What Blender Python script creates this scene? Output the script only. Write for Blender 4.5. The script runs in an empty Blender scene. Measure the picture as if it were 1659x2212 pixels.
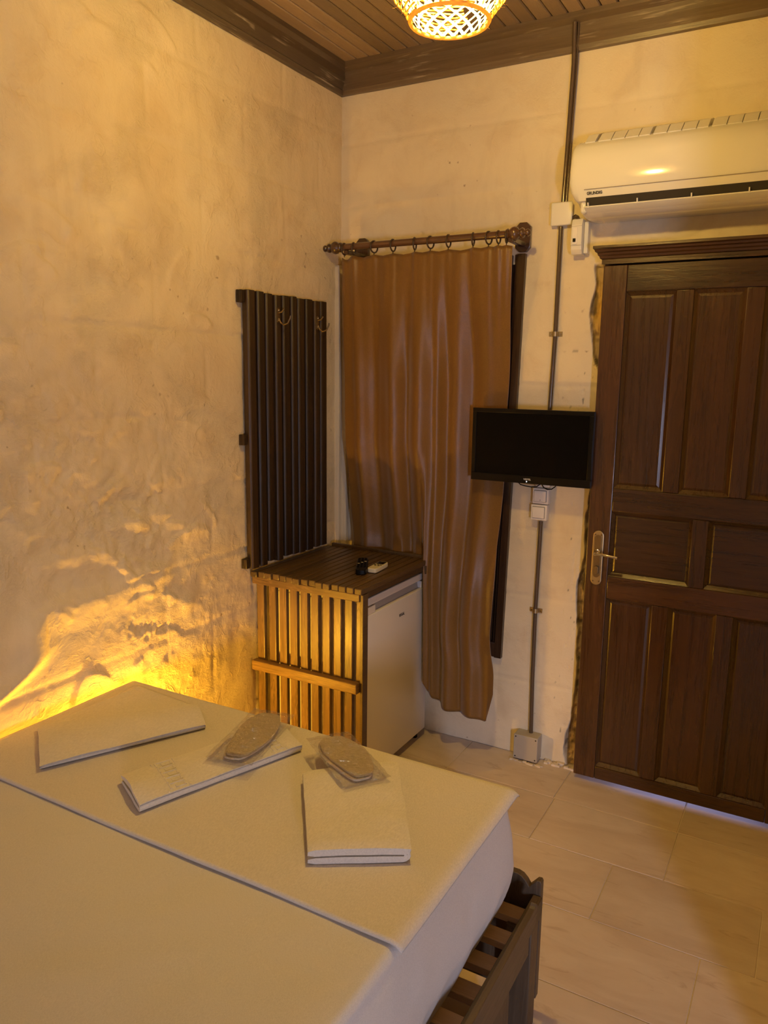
import bpy, bmesh, math, random
import numpy as np
from mathutils import Vector, Matrix
random.seed(7)
S = bpy.context.scene
C = S.collection
PI = math.pi
# ------------------------------------------------------------------ camera
cam = bpy.data.cameras.new('camera')
cam.sensor_fit = 'HORIZONTAL'; cam.sensor_width = 36.0; cam.lens = 36.0*1662/1659
cam.clip_start = 0.02
cam_o = bpy.data.objects.new('camera', cam); C.objects.link(cam_o)
RT = Vector((0.8706638, 0.4917274, 0.0121930)); DN = Vector((0.0981283, -0.1493512, -0.9839030)); FW = Vector((-0.4819911, 0.8578452, -0.1782870))
m = Matrix((RT, -DN, -FW)).transposed().to_4x4()
m.translation = Vector((1.895, -2.963, 1.60))
cam_o.matrix_world = m
S.camera = cam_o
# ------------------------------------------------------------------ world, lights, exposure
w = bpy.data.worlds.new('world'); S.world = w; w.use_nodes = True
w.node_tree.nodes['Background'].inputs[0].default_value = (0.012, 0.012, 0.016, 1)
w.node_tree.nodes['Background'].inputs[1].default_value = 0.6
S.view_settings.view_transform = 'Standard'; S.view_settings.look = 'None'
S.view_settings.exposure = -0.45; S.view_settings.gamma = 1.0
S.view_settings.use_curve_mapping = False

def lamp(name, kind, loc, energy, col, size=0.05, target=None, size_y=None, spread=None):
    d = bpy.data.lights.new(name, kind); d.energy = energy; d.color = col
    if kind == 'AREA':
        d.size = size
        if size_y: d.shape = 'RECTANGLE'; d.size_y = size_y
        if spread: d.spread = spread
    else: d.shadow_soft_size = size
    o = bpy.data.objects.new(name, d); C.objects.link(o); o.location = loc
    if target is not None:
        o.rotation_euler = (Vector(target)-Vector(loc)).to_track_quat('-Z', 'Y').to_euler()
    return o
PEND = Vector((1.085, -1.25, 2.375))          # centre of the pendant's lower rim
WARM = (1.0, 0.65, 0.155)
lamp('pendant_bulb_light', 'POINT', PEND+Vector((0, 0, 0.10)), 62, WARM, 0.035)
lamp('amber_strip_light', 'POINT', (0.050, -1.275, 0.37), 30.0, (1.0, 0.50, 0.035), 0.012)
for y_, e_ in ((-1.52, 8.0), (-1.85, 7.0), (-2.25, 7.0)):
    lamp('amber_strip_light', 'POINT', (0.032, y_, 0.37), e_, (1.0, 0.50, 0.04), 0.010)
lamp('side_room_light', 'AREA', (3.48, -4.30, 0.95), 52, (0.70, 0.73, 1.0), 0.16, (1.0, -0.6, 0.6), 0.5)
sp_ = lamp('added_beam_spot', 'SPOT', (3.48, -4.30, 1.25), 130, (0.78, 0.78, 1.0), 0.07, (1.42, -0.45, 0.05))  # extra spot added beside the area light to strengthen the cool floor wedge
sp_.data.spot_size = math.radians(26); sp_.data.spot_blend = 1.0
lamp('outside_light', 'AREA', (1.55, 0.42, 0.25), 2.2, (0.55, 0.55, 1.0), 0.6, (1.55, -0.1, 0.0), 0.2)

# ------------------------------------------------------------------ materials
def mat(name):
    m = bpy.data.materials.new(name); m.use_nodes = True
    nt = m.node_tree; nt.nodes.clear()
    o = nt.nodes.new('ShaderNodeOutputMaterial'); b = nt.nodes.new('ShaderNodeBsdfPrincipled')
    nt.links.new(b.outputs[0], o.inputs[0])
    return m, nt, b
def plain(name, col, rough=0.5, metal=0.0, spec=0.5, bump=0.0, bscale=200, coat=0.0, var=0.0):
    m, nt, b = mat(name)
    b.inputs['Base Color'].default_value = (*col, 1); b.inputs['Roughness'].default_value = rough
    b.inputs['Metallic'].default_value = metal; b.inputs['Specular IOR Level'].default_value = spec
    b.inputs['Coat Weight'].default_value = coat
    g = nt.nodes.new('ShaderNodeTexCoord')
    n = nt.nodes.new('ShaderNodeTexNoise'); n.inputs['Scale'].default_value = bscale; n.inputs['Detail'].default_value = 4
    nt.links.new(g.outputs['Object'], n.inputs['Vector'])
    if bump > 0:
        bp = nt.nodes.new('ShaderNodeBump'); bp.inputs['Strength'].default_value = bump; bp.inputs['Distance'].default_value = 0.002
        nt.links.new(n.outputs['Fac'], bp.inputs['Height']); nt.links.new(bp.outputs[0], b.inputs['Normal'])
    if var > 0:
        mp = nt.nodes.new('ShaderNodeMixRGB'); mp.inputs[1].default_value = tuple(c*(1-var) for c in col)+(1,); mp.inputs[2].default_value = tuple(min(1, c*(1+var)) for c in col)+(1,)
        n2 = nt.nodes.new('ShaderNodeTexNoise'); n2.inputs['Scale'].default_value = bscale*0.15
        nt.links.new(g.outputs['Object'], n2.inputs['Vector'])
        nt.links.new(n2.outputs['Fac'], mp.inputs[0]); nt.links.new(mp.outputs[0], b.inputs['Base Color'])
    return m
def ramp(nt, src, stops):
    r = nt.nodes.new('ShaderNodeValToRGB'); e = r.color_ramp.elements
    while len(e) < len(stops): e.new(0.5)
    for k, (p, c) in enumerate(stops):
        e[k].position = p; e[k].color = (*c, 1) if len(c) == 3 else c
    nt.links.new(src, r.inputs[0]); return r.outputs[0]
def noise(nt, vec, scale, detail=4, rough=0.5, dist=0.0, sx=None):
    n = nt.nodes.new('ShaderNodeTexNoise'); n.inputs['Scale'].default_value = scale; n.inputs['Detail'].default_value = detail
    n.inputs['Roughness'].default_value = rough; n.inputs['Distortion'].default_value = dist
    if sx:
        mp = nt.nodes.new('ShaderNodeMapping'); mp.inputs['Scale'].default_value = sx
        nt.links.new(vec, mp.inputs[0]); vec = mp.outputs[0]
    nt.links.new(vec, n.inputs['Vector']); return n.outputs['Fac']
def mix(nt, fac, a, b, mode='MIX'):
    x = nt.nodes.new('ShaderNodeMixRGB'); x.blend_type = mode
    for k, v in ((0, fac), (1, a), (2, b)):
        if isinstance(v, (int, float)): x.inputs[k].default_value = v
        elif isinstance(v, tuple): x.inputs[k].default_value = (*v, 1)
        else: nt.links.new(v, x.inputs[k])
    return x.outputs[0]
def bump(nt, b, hs, dist=0.002, strength=1.0):
    prev = None
    for h, d, st in hs:
        bp = nt.nodes.new('ShaderNodeBump'); bp.inputs['Distance'].default_value = d; bp.inputs['Strength'].default_value = st
        nt.links.new(h, bp.inputs['Height'])
        if prev: nt.links.new(prev, bp.inputs['Normal'])
        prev = bp.outputs[0]
    nt.links.new(prev, b.inputs['Normal'])

def wood(name, dark, light, axis=2, rough=0.45, scale=1.0, coat=0.0, grain=0.6, knots=0.35, bumpd=0.0008):
    m, nt, b = mat(name)
    tc = nt.nodes.new('ShaderNodeTexCoord'); oi = nt.nodes.new('ShaderNodeObjectInfo')
    add = nt.nodes.new('ShaderNodeVectorMath'); add.operation = 'ADD'
    mul = nt.nodes.new('ShaderNodeMath'); mul.operation = 'MULTIPLY'; mul.inputs[1].default_value = 40
    nt.links.new(oi.outputs['Random'], mul.inputs[0]); nt.links.new(tc.outputs['Object'], add.inputs[0]); nt.links.new(mul.outputs[0], add.inputs[1])
    v = add.outputs[0]
    sc = [9.0*scale]*3; sc[axis] = 0.7*scale
    n1 = noise(nt, v, 1.0, 6, 0.6, 1.2, tuple(sc))
    sc2 = [90*scale]*3; sc2[axis] = 3*scale
    n2 = noise(nt, v, 1.0, 4, 0.6, 0.4, tuple(sc2))
    sc3 = [7*scale]*3; sc3[axis] = 2.2*scale
    n3 = noise(nt, v, 1.0, 2, 0.5, 0.0, tuple(sc3))
    wv = nt.nodes.new('ShaderNodeMath'); wv.operation = 'SINE'; m2 = nt.nodes.new('ShaderNodeMath'); m2.operation = 'MULTIPLY'; m2.inputs[1].default_value = 46
    nt.links.new(n1, m2.inputs[0]); nt.links.new(m2.outputs[0], wv.inputs[0])
    ring = ramp(nt, wv.outputs[0], [(0.0, (0.35,)*3), (0.7, (0.6,)*3), (1.0, (0.2,)*3)])
    f = mix(nt, grain, n1, ring); f = mix(nt, 0.35, f, n2)
    col = ramp(nt, f, [(0.25, dark), (0.65, light)])
    kn = ramp(nt, n3, [(0.26, (0.25,)*3), (0.36, (1, 1, 1))])
    col = mix(nt, knots, col, kn, 'MULTIPLY')
    if name.startswith('painted_beam'):
        s5 = [60.0]*3; s5[axis] = 4.0
        sc5 = mix(nt, 1.0, ramp(nt, noise(nt, v, 1.0, 4, 0.6, 0.5, tuple(s5)), [(0.56, (0, 0, 0)), (0.64, (0.5,)*3)]), ramp(nt, noise(nt, v, 3.5, 3, 0.6), [(0.50, (0, 0, 0)), (0.58, (1, 1, 1))]), 'MULTIPLY')
        col = mix(nt, sc5, col, (0.50, 0.42, 0.31))
    hv = nt.nodes.new('ShaderNodeHueSaturation'); rg = nt.nodes.new('ShaderNodeMapRange'); rg.inputs['To Min'].default_value = 0.72; rg.inputs['To Max'].default_value = 1.25
    nt.links.new(oi.outputs['Random'], rg.inputs[0]); nt.links.new(rg.outputs[0], hv.inputs['Value']); nt.links.new(col, hv.inputs['Color'])
    nt.links.new(hv.outputs[0], b.inputs['Base Color'])
    rr = nt.nodes.new('ShaderNodeMapRange'); rr.inputs['To Min'].default_value = max(0.05, rough-0.12); rr.inputs['To Max'].default_value = rough+0.15
    nt.links.new(n2, rr.inputs[0]); nt.links.new(rr.outputs[0], b.inputs['Roughness'])
    b.inputs['Coat Weight'].default_value = coat; b.inputs['Coat Roughness'].default_value = 0.25
    bump(nt, b, [(n2, bumpd, 0.8), (ring, bumpd*0.6, 0.5)])
    return m

def plaster(name, c1, c2, c3, rk=1.0):
    m, nt, b = mat(name)
    g = nt.nodes.new('ShaderNodeNewGeometry'); v = g.outputs['Position']
    big = noise(nt, v, 1.6, 3, 0.5); mid = noise(nt, v, 7, 6, 0.6, 0.6); fine = noise(nt, v, 60, 6, 0.65); vf = noise(nt, v, 260, 4, 0.6)
    strk = noise(nt, v, 1.0, 5, 0.6, 0.5, (7, 7, 1.6))
    col = ramp(nt, big, [(0.35, c1), (0.65, c2)])
    col = mix(nt, ramp(nt, mid, [(0.48, (0, 0, 0)), (0.72, (0.45,)*3)]), col, c3)
    col = mix(nt, ramp(nt, strk, [(0.55, (0, 0, 0)), (0.75, (0.22,)*3)]), col, tuple(c*0.72 for c in c3))
    sp = noise(nt, v, 34, 2, 0.5); sp2 = noise(nt, v, 2.3, 2, 0.5)
    spots = mix(nt, 1.0, ramp(nt, sp, [(0.70, (0, 0, 0)), (0.76, (0.7,)*3)]), ramp(nt, sp2, [(0.5, (0, 0, 0)), (0.6, (1, 1, 1))]), 'MULTIPLY')
    col = mix(nt, spots, col, (0.34, 0.22, 0.12))
    at = nt.nodes.new('ShaderNodeAttribute'); at.attribute_name = 'wear'
    sep = nt.nodes.new('ShaderNodeSeparateColor'); nt.links.new(at.outputs['Color'], sep.inputs[0])
    col = mix(nt, sep.outputs[0], col, (0.45, 0.33, 0.20))       # red: bare crumbling plaster and stains
    col = mix(nt, sep.outputs[1], col, (0.62, 0.40, 0.11))       # green: yellow foam
    col = mix(nt, sep.outputs[2], col, (0.10, 0.075, 0.05))      # blue: dark holes
    nt.links.new(col, b.inputs['Base Color'])
    b.inputs['Roughness'].default_value = 0.62; b.inputs['Specular IOR Level'].default_value = 0.3
    # trowel strokes
    wv = nt.nodes.new('ShaderNodeTexWave'); wv.inputs['Scale'].default_value = 5; wv.inputs['Distortion'].default_value = 14; wv.inputs['Detail'].default_value = 3; wv.inputs['Detail Scale'].default_value = 1.5
    nt.links.new(v, wv.inputs['Vector'])
    tro = ramp(nt, wv.outputs['Fac'], [(0.0, (0, 0, 0)), (0.55, (0.25,)*3), (0.85, (1, 1, 1)), (1.0, (0.6,)*3)])
    trom = mix(nt, 1.0, tro, ramp(nt, mid, [(0.45, (0, 0, 0)), (0.6, (1, 1, 1))]), 'MULTIPLY')
    pm = ramp(nt, noise(nt, v, 3.1, 3, 0.6), [(0.47, (0, 0, 0)), (0.60, (1, 1, 1))])
    rgh = mix(nt, 1.0, noise(nt, v, 1.0, 5, 0.7, 0.8, (95, 70, 130)), pm, 'MULTIPLY')
    bump(nt, b, [(mid, 0.012, 0.36*rk), (fine, 0.003, 0.5*rk), (rgh, 0.010, 0.55*rk), (trom, 0.004, 0.4*rk), (vf, 0.001, 0.5)])
    return m

M = {}
M['plaster_left'] = plaster('lime_plaster', (0.72, 0.58, 0.36), (0.80, 0.67, 0.44), (0.62, 0.46, 0.25))
M['plaster_back'] = plaster('lime_plaster_pale', (0.76, 0.65, 0.46), (0.82, 0.72, 0.53), (0.66, 0.52, 0.33), 0.4)
M['dark_wood'] = wood('dark_stained_wood', (0.030, 0.014, 0.006), (0.085, 0.040, 0.016), 2, 0.38, coat=0.25)
M['panel_wood'] = wood('dark_slat_wood', (0.012, 0.0065, 0.0025), (0.046, 0.024, 0.009), 2, 0.45, coat=0.0)
M['door_wood'] = wood('varnished_door_wood', (0.024, 0.010, 0.004), (0.080, 0.034, 0.012), 2, 0.28, 0.8, coat=0.3)
M['door_wood_x'] = wood('varnished_door_wood_cross', (0.024, 0.010, 0.004), (0.080, 0.034, 0.012), 0, 0.28, 0.8, coat=0.3)
M['slat_wood'] = wood('oiled_pine', (0.075, 0.042, 0.015), (0.27, 0.155, 0.062), 2, 0.40, coat=0.1, grain=0.85)
M['slat_wood_x'] = wood('oiled_pine_cross', (0.075, 0.042, 0.015), (0.27, 0.155, 0.062), 0, 0.40, coat=0.1, grain=0.85)
M['top_wood'] = wood('dark_pine_top', (0.050, 0.028, 0.011), (0.115, 0.070, 0.030), 1, 0.42, coat=0.1)
M['bed_wood'] = wood('grey_brown_wood', (0.040, 0.025, 0.014), (0.115, 0.075, 0.042), 1, 0.45)
M['bed_wood_z'] = wood('grey_brown_board', (0.050, 0.032, 0.018), (0.125, 0.082, 0.046), 2, 0.5)
M['bed_slat'] = wood('raw_pine', (0.50, 0.34, 0.19), (0.72, 0.53, 0.33), 0, 0.55)
M['ceiling_wood'] = wood('ceiling_board', (0.29, 0.205, 0.125), (0.38, 0.275, 0.175), 1, 0.40, coat=0.2)
M['beam'] = wood('painted_beam', (0.085, 0.058, 0.034), (0.20, 0.14, 0.085), 0, 0.35, coat=0.3, grain=0.3)
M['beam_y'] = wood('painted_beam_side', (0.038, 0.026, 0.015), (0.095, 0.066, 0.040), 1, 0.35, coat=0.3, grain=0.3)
M['rod_wood'] = wood('varnished_rod', (0.055, 0.026, 0.013), (0.12, 0.058, 0.028), 0, 0.2, coat=0.6)
M['ac_white'] = plain('glossy_white_plastic', (0.78, 0.75, 0.68), 0.10, spec=0.5)
M['white_paint'] = plain('white_plastic', (0.80, 0.77, 0.70), 0.28, spec=0.5)
M['switch_plastic'] = plain('switch_plastic', (0.84, 0.80, 0.76), 0.35)
M['grey_plastic'] = plain('grey_plastic', (0.42, 0.38, 0.32), 0.5, bump=0.1)
M['fridge_white'] = plain('fridge_enamel', (0.70, 0.66, 0.64), 0.32, bump=0.15, bscale=400)
M['fridge_grey'] = plain('fridge_recess', (0.36, 0.34, 0.34), 0.4)
M['black_plastic'] = plain('black_plastic', (0.004, 0.0035, 0.003), 0.35, spec=0.2)
M['screen'] = plain('black_screen', (0.002, 0.0015, 0.001), 0.25, spec=0.12)
M['slot'] = plain('dark_slot', (0.018, 0.014, 0.008), 0.6)
M['chrome'] = plain('polished_steel', (0.75, 0.70, 0.62), 0.14, 1.0)
M['brass'] = plain('brushed_brass', (0.50, 0.40, 0.24), 0.38, 1.0, bump=0.1)
M['bronze'] = plain('worn_bronze', (0.23, 0.165, 0.085), 0.42, 0.9, bump=0.1)
M['conduit'] = plain('brown_conduit', (0.085, 0.055, 0.035), 0.22, spec=0.7, coat=0.4)
M['ink'] = plain('print_dark', (0.02, 0.018, 0.016), 0.5)
M['print_white'] = plain('print_white', (0.75, 0.75, 0.75), 0.5)
M['ring_dark'] = plain('dark_ring', (0.05, 0.028, 0.015), 0.3)
M['sole'] = plain('slipper_sole', (0.66, 0.56, 0.42), 0.8, bump=0.2, bscale=300)
M['remote_white'] = plain('remote_ivory', (0.66, 0.60, 0.44), 0.4)
M['crystal'] = plain('crystal_bead', (0.7, 0.7, 0.7), 0.05, 0.9)
M['night'] = plain('night_outside', (0.02, 0.02, 0.03), 0.8)
def emitter(name, col, st):
    m, nt, b = mat(name); b.inputs['Emission Color'].default_value = (*col, 1); b.inputs['Emission Strength'].default_value = st
    b.inputs['Base Color'].default_value = (*col, 1); return m
M['led'] = emitter('standby_led', (0.9, 0.9, 1.0), 4)
M['bulb'] = emitter('bulb_glass', (1.0, 0.72, 0.38), 14)
def cloth(name, col, rough=0.85, wv=900, st=0.3, wr=0.0015, sheen=0.1, sc=5.0):
    m, nt, b = mat(name)
    b.inputs['Base Color'].default_value = (*col, 1); b.inputs['Roughness'].default_value = rough
    b.inputs['Sheen Weight'].default_value = sheen; b.inputs['Specular IOR Level'].default_value = 0.2
    tc = nt.nodes.new('ShaderNodeTexCoord')
    a = noise(nt, tc.outputs['Object'], 1.0, 2, 0.5, 0, (wv, wv*0.35, wv)); d = noise(nt, tc.outputs['Object'], sc, 4, 0.5, 0.8)
    c = ramp(nt, a, [(0.3, tuple(x*0.9 for x in col)), (0.7, tuple(min(1, x*1.05) for x in col))])
    nt.links.new(c, b.inputs['Base Color'])
    bump(nt, b, [(d, wr*4, 0.35), (a, 0.0008, st)])
    return m
M['sheet'] = cloth('cotton_sheet', (0.66, 0.63, 0.60), sc=4)
M['runner'] = cloth('cotton_blanket', (0.67, 0.62, 0.56), wv=500, st=0.5, sc=5)
M['towel'] = cloth('terry_towel', (0.70, 0.65, 0.57), wv=330, st=0.9, sheen=0.3, sc=12)
# curtain: satin weave
def curtain_mat():
    m, nt, b = mat('satin_curtain')
    tc = nt.nodes.new('ShaderNodeTexCoord')
    a = noise(nt, tc.outputs['Object'], 1.0, 3, 0.6, 0, (260, 260, 190)); d = noise(nt, tc.outputs['Object'], 6, 5, 0.6, 1.0)
    col = ramp(nt, a, [(0.25, (0.150, 0.072, 0.011)), (0.75, (0.185, 0.092, 0.017))])
    nt.links.new(col, b.inputs['Base Color']); b.inputs['Roughness'].default_value = 0.42
    b.inputs['Sheen Weight'].default_value = 0.25; b.inputs['Specular IOR Level'].default_value = 0.5
    bump(nt, b, [(d, 0.006, 0.3), (a, 0.0006, 0.4)])
    return m
M['curtain'] = curtain_mat()
def tile_mat():
    m, nt, b = mat('limestone_tile')
    g = nt.nodes.new('ShaderNodeNewGeometry'); oi = nt.nodes.new('ShaderNodeObjectInfo'); v = g.outputs['Position']
    a = noise(nt, v, 1.0, 6, 0.6, 0.8, (3.0, 11, 1)); s = noise(nt, v, 1.0, 5, 0.6, 1.5, (5, 22, 1)); f = noise(nt, v, 90, 4)
    col = ramp(nt, a, [(0.3, (0.52, 0.42, 0.34)), (0.7, (0.63, 0.54, 0.46))])
    col = mix(nt, ramp(nt, s, [(0.60, (0, 0, 0)), (0.68, (0.34,)*3), (0.72, (0.5,)*3)]), col, (0.36, 0.25, 0.17))
    hv = nt.nodes.new('ShaderNodeHueSaturation'); rg = nt.nodes.new('ShaderNodeMapRange'); rg.inputs['To Min'].default_value = 0.93; rg.inputs['To Max'].default_value = 1.05
    nt.links.new(oi.outputs['Random'], rg.inputs[0]); nt.links.new(rg.outputs[0], hv.inputs['Value']); nt.links.new(col, hv.inputs['Color'])
    nt.links.new(hv.outputs[0], b.inputs['Base Color'])
    rr = ramp(nt, a, [(0.3, (0.36,)*3), (0.7, (0.5,)*3)]); nt.links.new(rr, b.inputs['Roughness'])
    bump(nt, b, [(f, 0.0006, 0.3), (a, 0.002, 0.15)])
    return m
M['tile'] = tile_mat()
M['grout'] = plain('pale_grout', (0.72, 0.62, 0.50), 0.8, bump=0.3)
def see_through(name, col, fac, rough):
    m, nt, b = mat(name)
    o = [n for n in nt.nodes if n.type == 'OUTPUT_MATERIAL'][0]
    t = nt.nodes.new('ShaderNodeBsdfTransparent'); t.inputs[0].default_value = (*col, 1)
    gl = nt.nodes.new('ShaderNodeBsdfGlossy'); gl.inputs['Roughness'].default_value = rough
    lw = nt.nodes.new('ShaderNodeLayerWeight'); lw.inputs[0].default_value = 0.5
    mr = nt.nodes.new('ShaderNodeMapRange'); mr.inputs['To Min'].default_value = fac; mr.inputs['To Max'].default_value = 0.75
    mx = nt.nodes.new('ShaderNodeMixShader'); nt.links.new(lw.outputs['Fresnel'], mr.inputs[0]); nt.links.new(mr.outputs[0], mx.inputs[0])
    nt.links.new(t.outputs[0], mx.inputs[1]); nt.links.new(gl.outputs[0], mx.inputs[2]); nt.links.new(mx.outputs[0], o.inputs[0])
    tc = nt.nodes.new('ShaderNodeTexCoord'); n = noise(nt, tc.outputs['Object'], 45, 4, 0.6, 1.5)
    if name.startswith('plastic'):
        bp = nt.nodes.new('ShaderNodeBump'); bp.inputs['Distance'].default_value = 0.03; bp.inputs['Strength'].default_value = 1.0
        nt.links.new(n, bp.inputs['Height']); nt.links.new(bp.outputs[0], gl.inputs['Normal'])
    return m
M['wrap'] = see_through('plastic_wrap', (0.90, 0.89, 0.87), 0.24, 0.07)
M['glass'] = see_through('window_glass', (0.9, 0.92, 0.95), 0.06, 0.02)
def translucent(name, col, tr):
    m, nt, b = mat(name)
    o = [n for n in nt.nodes if n.type == 'OUTPUT_MATERIAL'][0]
    d = nt.nodes.new('ShaderNodeBsdfDiffuse'); t = nt.nodes.new('ShaderNodeBsdfTranslucent')
    d.inputs[0].default_value = (*col, 1); t.inputs[0].default_value = (*col, 1)
    mx = nt.nodes.new('ShaderNodeMixShader'); mx.inputs[0].default_value = tr
    nt.links.new(d.outputs[0], mx.inputs[1]); nt.links.new(t.outputs[0], mx.inputs[2]); nt.links.new(mx.outputs[0], o.inputs[0])
    return m
M['jute'] = translucent('jute_cord', (0.66, 0.46, 0.16), 0.45)
M['reed'] = translucent('pale_reed', (0.86, 0.76, 0.55), 0.35)

# ------------------------------------------------------------------ mesh helpers
WL = {}
class MB:
    def __init__(s): s.v = []; s.f = []
    def add(s, vs, fs):
        k = len(s.v); s.v += [tuple(p) for p in vs]; s.f += [tuple(i+k for i in f) for f in fs]; return s
    def box(s, a, b):
        x0, y0, z0 = a; x1, y1, z1 = b
        return s.add([(x0,y0,z0),(x1,y0,z0),(x1,y1,z0),(x0,y1,z0),(x0,y0,z1),(x1,y0,z1),(x1,y1,z1),(x0,y1,z1)],
                     [(0,3,2,1),(4,5,6,7),(0,1,5,4),(1,2,6,5),(2,3,7,6),(3,0,4,7)])
    def prism(s, pts, axis, a, b):
        def P(p, t):
            return {0: (t, p[0], p[1]), 1: (p[0], t, p[1]), 2: (p[0], p[1], t)}[axis]
        n = len(pts)
        return s.add([P(p, a) for p in pts]+[P(p, b) for p in pts],
                     [tuple(range(n))[::-1], tuple(range(n, 2*n))]+[(i, (i+1) % n, (i+1) % n+n, i+n) for i in range(n)])
    def lathe(s, prof, org, axis, n=20):
        ax = Vector(axis).normalized(); u = ax.orthogonal().normalized(); w_ = ax.cross(u); org = Vector(org)
        vs = []
        for t, r in prof:
            for i in range(n):
                a = 2*PI*i/n; vs.append(org+ax*t+(u*math.cos(a)+w_*math.sin(a))*r)
        fs = []
        for j in range(len(prof)-1):
            for i in range(n): fs.append((j*n+i, j*n+(i+1) % n, (j+1)*n+(i+1) % n, (j+1)*n+i))
        fs.append(tuple(range(n))[::-1]); fs.append(tuple(range((len(prof)-1)*n, len(prof)*n)))
        return s.add(vs, fs)
    def tube(s, path, r, n=8, closed=False):
        P = [Vector(p) for p in path]; m_ = len(P); vs = []; u = None
        for i, p in enumerate(P):
            if closed: t = (P[(i+1) % m_]-P[i-1])
            else: t = P[min(i+1, m_-1)]-P[max(i-1, 0)]
            t.normalize()
            if u is None: u = t.orthogonal().normalized()
            else:
                u = (u-t*u.dot(t)); u.normalize()
            w_ = t.cross(u); rr = r[i] if isinstance(r, (list, tuple)) else r
            for k in range(n):
                a = 2*PI*k/n; vs.append(p+(u*math.cos(a)+w_*math.sin(a))*rr)
        fs = []
        for j in range(m_ if closed else m_-1):
            for k in range(n): fs.append((j*n+k, j*n+(k+1) % n, ((j+1) % m_)*n+(k+1) % n, ((j+1) % m_)*n+k))
        if not closed: fs += [tuple(range(n))[::-1], tuple(range((m_-1)*n, m_*n))]
        return s.add(vs, fs)
    def torus(s, c, axis, R_, r, n=24, k=8):
        ax = Vector(axis).normalized(); u = ax.orthogonal().normalized(); w_ = ax.cross(u); c = Vector(c)
        return s.tube([c+(u*math.cos(2*PI*i/n)+w_*math.sin(2*PI*i/n))*R_ for i in range(n)], r, k, True)
    def grid(s, fn, nu, nv, flip=False):
        k = len(s.v)
        for j in range(nv+1):
            for i in range(nu+1): s.v.append(tuple(fn(i/nu, j/nv)))
        for j in range(nv):
            for i in range(nu):
                a = k+j*(nu+1)+i; q = (a, a+1, a+nu+2, a+nu+1); s.f.append(q[::-1] if flip else q)
        return s
    def build(s, name, mt, parent=None, origin=None, bev=0.0, smooth=False, seg=2, local=False, fix=True):
        A = np.array(s.v, dtype=float)
        if origin is None:
            lo, hi = A.min(0), A.max(0); origin = ((lo[0]+hi[0])/2, (lo[1]+hi[1])/2, lo[2])
        origin = Vector(origin)
        me = bpy.data.meshes.new(name)
        me.from_pydata([tuple(p) for p in (A-np.array(origin))], [], s.f)
        if fix or bev > 0:
            bm = bmesh.new(); bm.from_mesh(me)
            bmesh.ops.recalc_face_normals(bm, faces=bm.faces)
            if bev > 0:
                ed = [e for e in bm.edges if len(e.link_faces) == 2 and e.calc_face_angle(0) > 0.5]
                bmesh.ops.bevel(bm, geom=ed, offset=bev, segments=seg, affect='EDGES', profile=0.5)
            bm.to_mesh(me); bm.free()
        if smooth:
            me.polygons.foreach_set('use_smooth', [True]*len(me.polygons))
        me.materials.append(M[mt])
        if smooth == 'auto':
            try: me.set_sharp_from_angle(angle=math.radians(22 if bev > 0 else 50))
            except Exception: pass
        o = bpy.data.objects.new(name, me); C.objects.link(o)
        pw = WL.get(parent, Vector((0, 0, 0))) if parent else Vector((0, 0, 0))
        o.location = origin-pw; WL[o] = origin.copy()
        if parent: o.parent = parent
        return o
def Box(name, mt, parent, a, b, bev=0.002, **k): return MB().box(a, b).build(name, mt, parent, bev=bev, smooth='auto', **k)
def piece(src, parent, origin):
    o = src.copy(); C.objects.link(o); o.parent = parent
    origin = Vector(origin); o.location = origin-(WL.get(parent, Vector()) if parent else Vector()); WL[o] = origin
    return o
def thing(name, label, cat, loc, group=None, rotz=0):
    o = bpy.data.objects.new(name, None); C.objects.link(o); o.location = loc; o.rotation_euler = (0, 0, rotz); o.empty_display_size = 0.05
    o['label'] = label; o['category'] = cat
    if group: o['group'] = group
    WL[o] = Vector(loc) if rotz == 0 else Vector((0, 0, 0))   # rotated things take local coordinates
    return o
def tag(o, label, cat, group=None):
    o['label'] = label; o['category'] = cat
    if group: o['group'] = group
    return o
def struct(o, label=None, cat=None):
    o['kind'] = 'structure'
    if label: o['label'] = label
    if cat: o['category'] = cat
    return o
def empty_struct(name, loc, label, cat):
    o = bpy.data.objects.new(name, None); C.objects.link(o); o.location = loc; WL[o] = Vector(loc); o.empty_display_size = 0.05
    return struct(o, label, cat)
def text(body, size, name, mt, parent, loc, rot, depth=0.0004, bold=0.0, sx=1.0):
    cu = bpy.data.curves.new(name, 'FONT'); cu.body = body; cu.size = size; cu.extrude = depth; cu.offset = bold
    cu.resolution_u = 3
    t = bpy.data.objects.new('tmp', cu); C.objects.link(t)
    dg = bpy.context.evaluated_depsgraph_get(); me = bpy.data.meshes.new_from_object(t.evaluated_get(dg))
    bpy.data.objects.remove(t); me.name = name; me.materials.clear(); me.materials.append(M[mt])
    o = bpy.data.objects.new(name, me); C.objects.link(o)
    o.parent = parent; o.location = Vector(loc)-WL.get(parent, Vector()); o.rotation_euler = rot; o.scale = (sx, 1, 1)
    return o
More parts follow.
